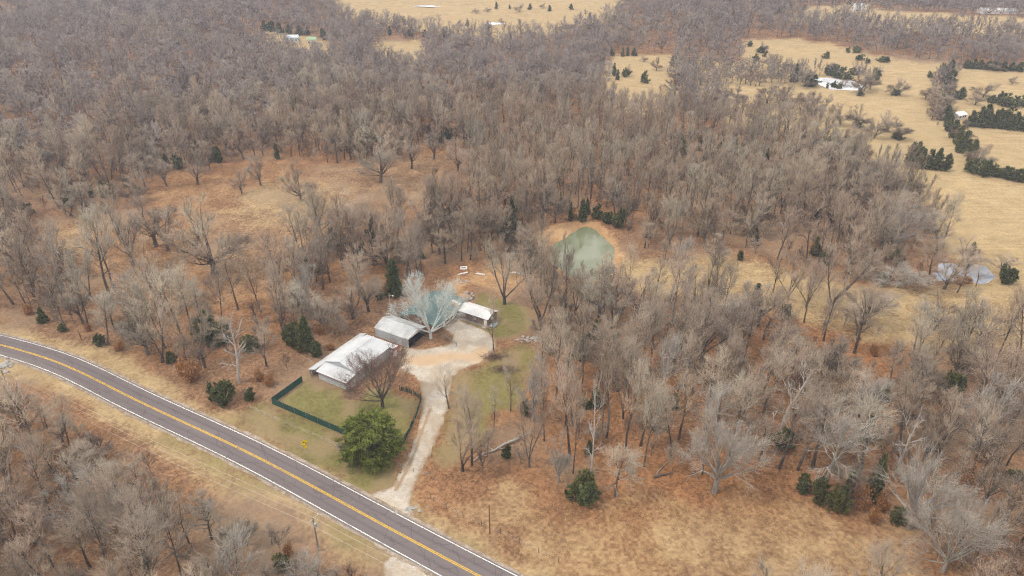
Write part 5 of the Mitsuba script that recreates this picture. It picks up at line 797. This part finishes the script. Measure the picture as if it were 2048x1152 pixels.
for k_ in range(2):
    n_ = 150; a_ = R.uniform(0, 6.28, n_); r_ = 1.9 * np.sqrt(R.random(n_)); cl = meshkit.noise(np.stack([np.cos(a_) * r_ * 1.3, np.sin(a_) * r_ * 1.3, np.full(n_, k_ * 7.)], -1))
    P_ = np.stack([np.cos(a_) * r_, np.sin(a_) * r_, np.zeros(n_)], 1)
    D_ = unit(R.normal(size=(n_, 3)) * [.6, .6, 0] + [0, 0, .9])
    PROTO.setdefault(('grass', 0), []).append(group(f'proto_grass_{k_}', [('blades', slivers(P_, D_, 0.12 + 0.4 * cl * R.random(n_), 0.09, R), 'dry_blades')]))

def hero(key, x, y, H, Rr, form, bark, twigs, seed, label, cat='tree', twig=1.0, thick=1.0, group_=None, rot=0, extra=()):
    tr, cr = bare_tree(seed, H, Rr, form, 0, twig, thick); z = float(Z(np.array([x]), np.array([y]))[0])
    w = T().translate([x, y, z]).rotate([0, 0, 1], rot)
    for p, m, b in (('trunk', tr, bark), ('crown', cr, twigs), *extra): scene[f'{key}__{p}'] = mikit.ply(m, b, smooth=30 if p == 'trunk' else False, to_world=w)
    say(key, label, cat, group_)

# ------------------------------------------------------------------ hand placed trees
TX, TY = [], []
individual = 0
for i, (x, y, H, Rr, kind, lab) in enumerate(TREES):
    TX.append(x); TY.append(y); R = np.random.default_rng(4000 + i); H = min(H, 25.5)
    d = math.hypot(x, y); rot = R.uniform(0, 360)
    if kind in ('pale', 'palebig', 'greybig', 'brown', 'brown2', 'whitebig', 'trunkold'):
        key = name('bare_tree' if kind != 'whitebig' else 'dead_tree')
        f, b, t, tw, th = {'pale': ('pale', 'greenish_twigs', 'greenish_twigs', 1.05, 1.0), 'palebig': ('dome', 'pale_bark', 'pale_twigs', 1.1, 1.0), 'greybig': ('dome', 'pale_bark', 'pale_twigs', 0.8, 1.3), 'brown': ('dome', 'bark', 'brown_twigs', 1.0, 1.1),
                           'brown2': ('dome', 'pale_bark', 'pale_twigs', 0.8, 1.0), 'whitebig': ('white', 'white_bark', 'white_bark', 1.5, 1.7), 'trunkold': ('slim', 'pale_bark', 'twigs', 1.0, 2.3)}[kind]
        extra = ()
        hero(key, x, y, H, Rr, f, b, t, 40 + i, lab, 'tree' if kind != 'whitebig' else 'dead tree', tw, th, None, rot)
        if kind == 'brown':
            cv, cf = bare_tree(40 + i, H, Rr, f, 0, tw, th)[1]; tips = cv[2::3][R.random(len(cv) // 3) < 0.22]
            D_ = unit(R.normal(size=tips.shape)); z = float(Z(np.array([x]), np.array([y]))[0])
            scene[key + '__leaves'] = mikit.ply(slivers(tips, D_, 0.22, 0.16, R), 'brown_twigs', to_world=T().translate([x, y, z]).rotate([0, 0, 1], rot))
        continue
    form = {'openbig': 'dome', 'lean': 'vee'}.get(kind, kind)
    key = name('dead_tree' if kind == 'white' else 'bare_tree')
    lod = 0 if d < 330 else 1
    pr = PROTO[(form, 0 if form in ('white', 'palefork') else lod)]
    tilt, taz = (13, 1.2) if kind == 'lean' else (R.uniform(0, 6), R.uniform(0, 6.28))
    instance(key, pr[i % len(pr)], x, y, Rr / R0 * 1.05, H / H0, rot, tilt, taz)
    say(key, lab, 'dead tree' if kind == 'white' else 'tree')
for i, (x, y, H, Rr) in enumerate(FTREES):
    TX.append(x); TY.append(y); key = name('bare_tree'); R = np.random.default_rng(5000 + i)
    pr = PROTO[('dome', 1)]
    instance(key, pr[i % len(pr)], x, y, Rr / R0 * 1.15, max(H, 5) * 1.05 / H0, R.uniform(0, 360))
    say(key, 'rounded bare tree standing out in the open pale fields beyond the woods', 'tree', 'bare trees in the open fields')

# big cedar by the drive
cx, cy_ = PT['cedarbig']
say('cedar_tree', 'big bright green spreading cedar between the fence corner and the drive entrance', 'cedar tree')
def big_cedar(seed, H, Rr):
    R = np.random.default_rng(seed); P, D, W, L = [], [], [], []; limbs = []
    for i in range(120):
        t = R.uniform(0.06, 0.97) ** 0.85; az = i * 2.4 + R.uniform(-.3, .3)
        r = Rr * math.sqrt(max(0.04, 1 - (1.75 * (t - 0.42)) ** 2)) * R.uniform(0.72, 1.12)
        p0 = np.array([0, 0, H * (t * 0.72 + .02)]); tip = np.array([math.cos(az) * r, math.sin(az) * r, H * (t + R.normal(0, .02))])
        mid = (p0 + tip) / 2 + [0, 0, H * .04]
        limbs.append(tube([p0, mid, tip], [.1, .06, .02], 3))
        for j in range(9):
            s = R.uniform(0.45, 1.03); c = (1 - s) ** 2 * p0 + 2 * s * (1 - s) * mid + s * s * tip + R.normal(size=3) * [.5, .5, .25]
            out = unit(np.array([math.cos(az), math.sin(az), -0.12]) + R.normal(size=3) * [.5, .5, .15])
            m = 16; q = c + out * R.uniform(-.2, .9, (m, 1)) + R.normal(size=(m, 3)) * [.22, .22, .07]
            P.append(q); D.append(unit(out * .8 + R.normal(size=(m, 3)) * [.55, .55, .25] + [0, 0, .05])); L.append(R.uniform(.45, .95, m)); W.append(R.uniform(.16, .34, m))
    return join([tube([[0, 0, -.3], [0, 0, H * .8]], [.4, .08], 8)] + limbs), slivers(np.vstack(P), np.vstack(D), np.concatenate(L), np.concatenate(W), R)
tr_, cr_ = big_cedar(5, 10.0, 5.8)
used['cedar_tree'] = 0
scene['cedar_tree__trunk'] = mikit.ply(tr_, 'bark', to_world=T().translate([cx - .3, cy_ + 1.5, 0])); scene['cedar_tree__crown'] = mikit.ply(cr_, 'bright_foliage', to_world=T().translate([cx - .3, cy_ + 1.5, 0]))
TX.append(cx); TY.append(cy_)
n0 = name('grey_bush'); tr_, cr_ = bare_tree(77, 3.4, 1.7, 'vee', 1, 0.5, 0.8); gz_ = T().translate([*PT['greybush'], 0])
scene[n0 + '__trunk'] = mikit.ply(tr_, 'pale_bark', to_world=gz_); scene[n0 + '__crown'] = mikit.ply(cr_, 'pale_twigs', to_world=gz_); say(n0, 'small grey leafless bush at the left foot of the big green cedar', 'bush')
for i, (x, y, H, Rr, form, lab) in enumerate(CEDARS):
    key = name('cedar_tree'); pr = PROTO[(form, 0 if math.hypot(x, y) < 260 else 1)]; TX.append(x); TY.append(y)
    instance(key, pr[i % len(pr)], x, y, Rr * 1.14, H * 1.12, i * 77.0); say(key, lab, 'cedar tree')
far_lab = lambda x, y: ('dark cedar in the rows and pastures at the upper right', 'cedars of the right-hand pastures') if x > 150 else (('dark cedar far off at the top of the picture', 'far cedars near the top edge') if y > 480 else ('dark cedar scattered in the woods beyond the clearing', 'cedars scattered in the far woods'))
for i, (x, y, H, Rr, form) in enumerate(FCEDARS):
    key = name('cedar_tree'); pr = PROTO[(form, 1)]; TX.append(x); TY.append(y)
    instance(key, pr[i % len(pr)], x, y, Rr * 1.15, max(H, 4.0) * 1.12, i * 77.0); l_, g_ = far_lab(x, y)
    for lo, hi, l2, g2 in ((0, 5, 'dark green cedar in the short row at the lower edge of the right-hand pasture', 'cedars of the short lower row'), (6, 12, 'dark cedar in the row along the bottom field at the right edge', 'cedars of the bottom right row'), (13, 17, 'dark cedar in the hedgerow running up between the right-hand pastures', 'cedars of the hedgerow'),
                           (18, 26, 'dark cedar in the dense row beside the low white-roofed shed', 'cedars of the dense middle row'), (27, 32, 'round dark cedar in the loose upper row at the right edge', 'cedars of the loose upper row'), (33, 40, 'dark cedar in the long far row along the wood edge at the top right', 'cedars of the far row')):
        if lo <= i <= hi: l_, g_ = l2, g2
    say(key, l_, 'cedar tree', g_)
for i, (x, y, H, Rr, lab) in enumerate(BROWN):
    key = name('leafy_sapling'); pr = PROTO[('rust', 0)]; instance(key, pr[i % 2], x, y, max(Rr, .8) * 1.1, max(H, 1.5), i * 77.0); say(key, lab, 'sapling')

# ------------------------------------------------------------------ the woods
OPEN = [POLY[k] for k in FIELDS if k not in ('clearing', 'field_strip')] + [POLY['yard_notree'], POLY['clearing_notree'], POLY['meadow'].buffer(1.5), POLY['pond_notree'], POLY['field_strip'], POLY['driveway'].buffer(2)] + [POLY[k].buffer(7) for k in PONDS]
ROADSIDE = np.array([[q[0], q[1]] for q in ROAD])
ROADD = []
def allowed(x, y, b=0.0):
    ok = np.ones(len(x), bool)
    for p in OPEN:
        x0, y0, x1, y1 = p.bounds; w = ok & (x > x0 - 3) & (x < x1 + 3) & (y > y0 - 3) & (y < y1 + 3)
        ok[w] &= ~shapely.contains_xy(p.buffer(b) if b else p, x[w], y[w])
    pts = shapely.points(x, y); d = shapely.distance(road_ls, pts)
    above = y > np.interp(x, ROADSIDE[:, 0], ROADSIDE[:, 1])
    ROADD.append(d); return ok & (d > np.where(above, 11.0, 13.5)), above
from scipy.spatial import cKDTree
hand = cKDTree(np.column_stack([TX, TY]))
def field_pts(cell, ymax, seed, margin=18):
    R = np.random.default_rng(seed)
    xx, yy = np.meshgrid(np.arange(-760, 760, cell), np.arange(42, ymax, cell))
    x = (xx + R.uniform(-.46, .46, xx.shape) * cell).ravel(); y = (yy + R.uniform(-.46, .46, xx.shape) * cell).ravel()
    dep = y * math.cos(PITCH) + 100 * math.sin(PITCH)
    k = (np.abs(x) < dep * 0.7265 + margin) & (y > 50)
    return x[k], y[k], R
x, y, R = field_pts(5.2, 1240, 21)
ok, above = allowed(x, y); rdist = ROADD[-1]
keep = np.full(len(x), 0.60)
dist = np.hypot(x, y)
keep = np.where(dist > 360, 0.48, keep); keep = np.where(dist > 480, 0.40, keep); keep = np.where(dist > 820, 0.34, keep)
keep = np.where((x > 5) & (y < 165), 0.54, keep); keep = np.where((x > 4) & (x < 62) & (y < 165), 0.66, keep); keep = np.where((x > 0) & (x < 46) & (y < 136), 0.95, keep)
keep = np.where(shapely.contains_xy(POLY['dense'], x, y), 0.72, keep)
keep = np.where(shapely.contains_xy(POLY['open_wood'], x, y), 0.07, keep)
keep = np.where(~above, 0.8, keep)
clump = meshkit.fbm(np.stack([x / 26, y / 26, 0 * x], -1), 3)
keep *= np.clip(0.55 + 0.95 * clump, 0.3, 1.25)
dh, _ = hand.query(np.column_stack([x, y]))
sel = ok & (R.random(len(x)) < keep) & (dh > 4.2); BELT = []
x, y, dist, above, rdist = x[sel], y[sel], dist[sel], above[sel], rdist[sel]
for bi, (bk, cell, bh) in enumerate((('belt1', 5.0, 9.5), ('belt2', 5.0, 7.5), ('belt3', 6.0, 11.0), ('belt4', 3.8, 7.0))):
    x0, y0, x1, y1 = POLY[bk].bounds; bx, by = np.meshgrid(np.arange(x0, x1, cell), np.arange(y0, y1, cell * 1.6)); bx = bx.ravel() + R.uniform(-2.5, 2.5, bx.size); by = by.ravel() + R.uniform(-4, 4, by.size)
    m_ = shapely.contains_xy(POLY[bk].buffer(2), bx, by) & (R.random(bx.size) < .75)
    for p in PONDS: m_ &= ~shapely.contains_xy(POLY[p].buffer(1.5), bx, by)
    BELT += [(a, b, bh) for a, b in zip(bx[m_], by[m_])]
order = np.argsort(dist); x, y, dist, above, rdist = x[order], y[order], dist[order], above[order], rdist[order]
z = Z(x, y); clumps = meshkit.fbm(np.stack([x / 60, y / 60, 0 * x + 8], -1), 3)
dense = shapely.contains_xy(POLY['dense'], x, y)
CED = np.clip(meshkit.fbm(np.stack([x / 40, y / 40, 0 * x + 3], -1), 3) - 0.5, 0, 1)
n_ind = 299 - used['bare_tree']; n_ced = 296 - used['cedar_tree']
def zone(x, y, above):
    if not above:
        d = float(shapely.distance(road_ls, shapely.Point(x, y))); where = 'at the left edge' if x < -78 else ('left of the utility pole' if x < -48 else 'around the utility pole')
        return ('low roadside bare tree' if d < 21 else 'bare grey tree set back in the woods') + f' below the road {where}', ('roadside' if d < 21 else 'set back') + f' trees below the road {where}'
    if x > 3 and y < 150:
        where = 'just right of the lawn and drive' if x < 25 else ('in the middle of the right-hand woods' if x < 60 else 'towards the right edge of the picture')
        return f'bare grey tree {where}, ' + ('near the meadow' if y < 122 else 'deeper in the woods'), f'trees {where}, ' + ('near the meadow' if y < 122 else 'deeper')
    if x > 3: return 'bare tree in the woods around the pond and the tan strip', 'trees around the pond'
    if x < -58: return 'bare tree in the open leaf-littered woods above the road bend', 'trees of the left woods'
    return 'bare tree in the woods behind the garage and the house', 'trees behind the buildings'
score = np.where((np.abs(x) < (y * math.cos(PITCH) + 100 * math.sin(PITCH)) * 0.7265 + 1) & (y > 60), 1.0, 0.0) / dist * np.where(above, 1, np.clip((rdist - 8) / 16, .3, 1))
single = set(np.argsort(-score)[:n_ind + 120].tolist())
made = 0; wood = 0; TREE_AT = {}; say('woodland', 'leafless grey-brown woodland stretching from behind the pond to the far fields', 'woodland', kind='stuff')
for i in range(len(x)):
    d = dist[i]; u = R.random(6)
    if CED[i] > 0.10 and u[5] < (0.40 if d > 170 else 0.2) and above[i] and d < 520 and n_ced > 0:
        n_ced -= 1; key = name('cedar_tree'); form = 'c' if u[0] < .6 else 'r'; pr = PROTO[(form, 0 if d < 230 else 1)]
        h = 3.2 + 4.2 * u[1]; instance(key, pr[int(u[2] * len(pr))], x[i], y[i], h * (.27 + .14 * u[3]), h, 360 * u[4], z=z[i])
        lb = zone(x[i], y[i], above[i]) if d < 230 else None
        if lb: say(key, 'dark cedar standing among ' + lb[1], 'cedar tree', 'cedars among ' + lb[1])
        else: l_, g_ = far_lab(x[i], y[i]); say(key, l_, 'cedar tree', g_)
        continue
    dj = d + 130 * (clumps[i] - 0.5) + R.uniform(-45, 45); lod = 0 if d < 195 else (1 if dj < 385 else 2)
    form = 'forest' if (dense[i] or u[0] < .62 or (4 < x[i] < 50 and y[i] < 165 and u[0] < .85)) else ('open' if u[0] < .75 else ('dome' if u[0] < .85 and lod < 2 else ('vee' if .85 < u[0] < .93 else 'slim' if lod < 2 else 'forest')))
    H = np.clip(R.normal(15.6, 3.3), 8, 22); Rr = np.clip(R.normal(4.6, 1.2), 2.3, 7.8)
    if not above[i]: H = min(H, max(4.0, (rdist[i] - 8) * 0.85)); Rr = min(Rr, H * .42)
    if dense[i]: H = np.clip(R.normal(15.5, 1.5), 11, 19); Rr = R.uniform(2.6, 4.2)
    if lod == 2: Rr *= 1.18; H *= 0.84
    tilt, taz = abs(R.normal(0, 3.2)), R.uniform(0, 6.28)
    pale = lod == 0 and form in ('open', 'vee') and u[1] < 0.28
    pr = PROTO[('palefork', 0)] if pale else PROTO[(form, lod)]
    if made < n_ind and i in single:
        key = name('bare_tree'); made += 1; l_, g_ = zone(x[i], y[i], above[i])
        if pale: l_, g_ = l_.replace('bare grey tree', 'pale bare tree').replace('bare tree', 'pale bare tree', 1) if 'pale' not in l_ else l_, 'pale ' + g_
        l_ = l_.replace('pale pale', 'pale'); say(key, l_, 'tree', g_); TREE_AT[key] = (x[i], y[i])
    else:
        wood += 1; key = f'woodland__{wood:04d}'
    instance(key, pr[int(u[2] * len(pr))], x[i], y[i], Rr / R0, H / H0, 360 * u[3], tilt, taz, z=z[i])

for bx, by, bh in BELT:
    u = R.random(6); wood += 1; pr = PROTO[('open' if u[0] < .7 else 'vee', 1 if math.hypot(bx, by) < 480 else 2)]
    instance(f'woodland__{wood:04d}', pr[int(u[2] * len(pr))], bx, by, (bh * .32 + 1.6 * u[1]) / R0, bh * (.75 + .5 * u[3]) / H0, 360 * u[4])
# each landmark's nearest bare tree of the woods is named by it
LM = [(x_, y_, l_) for x_, y_, *_, l_ in TREES + CEDARS + BROWN]
taken = {}
for a, b, l_ in LM:
    near = sorted((math.hypot(a - px, b - py), k_) for k_, (px, py) in TREE_AT.items())[:1]
    if near and near[0][0] < 14 and near[0][1] not in taken and len(l_.split()) <= 11: taken[near[0][1]] = l_
for k_, l_ in taken.items(): labels[k_] = {'label': ('bare tree closest to the ' + l_), 'category': 'tree'}
R = np.random.default_rng(61); ms = []
bx, by, _ = field_pts(7.0, 210, 62); ok, ab = allowed(bx, by); bx, by = bx[ok], by[ok]; bz = Z(bx, by)
for a, b, c in zip(bx, by, bz):
    if R.random() < 0.4: t_ = R.uniform(0, 6.28); L_ = R.uniform(.8, 3.2); d_ = np.array([math.cos(t_), math.sin(t_), R.normal(0, .06)]); p_ = np.array([a, b, c + .12]); ms.append(tube([p_ - d_ * L_, p_, p_ + d_ * L_ + R.normal(0, .2, 3)], [.09, .07, .02], 4))
put('deadwood', join(ms), 'pale_bark'); say('deadwood', 'fallen pale branches lying on the leaf litter of the near woods', 'deadwood', kind='stuff')

# ------------------------------------------------------------------ undergrowth, rust-leaved saplings, dry grass
x2, y2, R = field_pts(4.1, 330, 33)
ok, ab = allowed(x2, y2); c2 = meshkit.fbm(np.stack([x2 / 13, y2 / 13, 0 * x2 + 5], -1), 3)
k2 = np.clip(0.22 + 1.1 * (c2 - 0.36), 0.08, 0.8) * np.where(shapely.contains_xy(POLY['open_wood'], x2, y2), .15, 1)
sel = ok & (R.random(len(x2)) < k2); x2, y2 = x2[sel], y2[sel]; z2 = Z(x2, y2)
say('undergrowth', 'thin bare saplings and brush filling the woods between the trees', 'undergrowth', kind='stuff')
nr = 0
for i in range(len(x2)):
    u = R.random(5)
    if u[0] < 0.035 and math.hypot(x2[i], y2[i]) < 260 and nr < 45:
        nr += 1; key = name('leafy_sapling'); h = 1.6 + 2.2 * u[1]; instance(key, PROTO[('rust', 0)][int(u[2] * 2)], x2[i], y2[i], h * .55, h, 360 * u[3], z=z2[i]); say(key, 'small rust-leaved oak sapling among the bare trees of the woods', 'sapling', 'rust-leaved saplings in the woods')
        continue
    s = 0.5 + 0.8 * u[1]
    instance(f'undergrowth__{i + 1:04d}', PROTO[('sapling', 0)][int(u[2] * 3)], x2[i], y2[i], s * (0.9 + .6 * u[3]), s, 360 * u[4], 6 * u[3], 6.28 * u[1], z=z2[i])
x3, y3, R = field_pts(3.0, 210, 44, 6)
d3 = shapely.distance(road_ls, shapely.points(x3, y3)); c3 = meshkit.fbm(np.stack([x3 / 6, y3 / 6, 0 * x3 + 9], -1), 3)
w3 = np.maximum(shapely.contains_xy(POLY['meadow'], x3, y3) * 1.0, (d3 < 13) * 0.35); w3 = np.maximum(w3, shapely.contains_xy(POLY['strip'], x3, y3) * .7)
sel = (d3 > 5.8) & (R.random(len(x3)) < w3 * np.clip(2.2 * (c3 - 0.3), 0, 1)) & ~shapely.contains_xy(POLY['driveway'].buffer(2), x3, y3) & ~shapely.contains_xy(POLY['pullout'].buffer(2), x3, y3) & ~shapely.contains_xy(POLY['lawn_road'], x3, y3)
x3, y3 = x3[sel], y3[sel]; z3 = Z(x3, y3)
say('dry_grass', 'clumps of dry tan grass in the meadow and on the road verges', 'grass', kind='stuff')
for i in range(len(x3)):
    u = R.random(4); instance(f'dry_grass__{i + 1:04d}', PROTO[('grass', 0)][int(u[0] * 2)], x3[i], y3[i], 0.7 + .5 * u[1], 0.6 + .6 * u[2], 360 * u[3], z=z3[i])
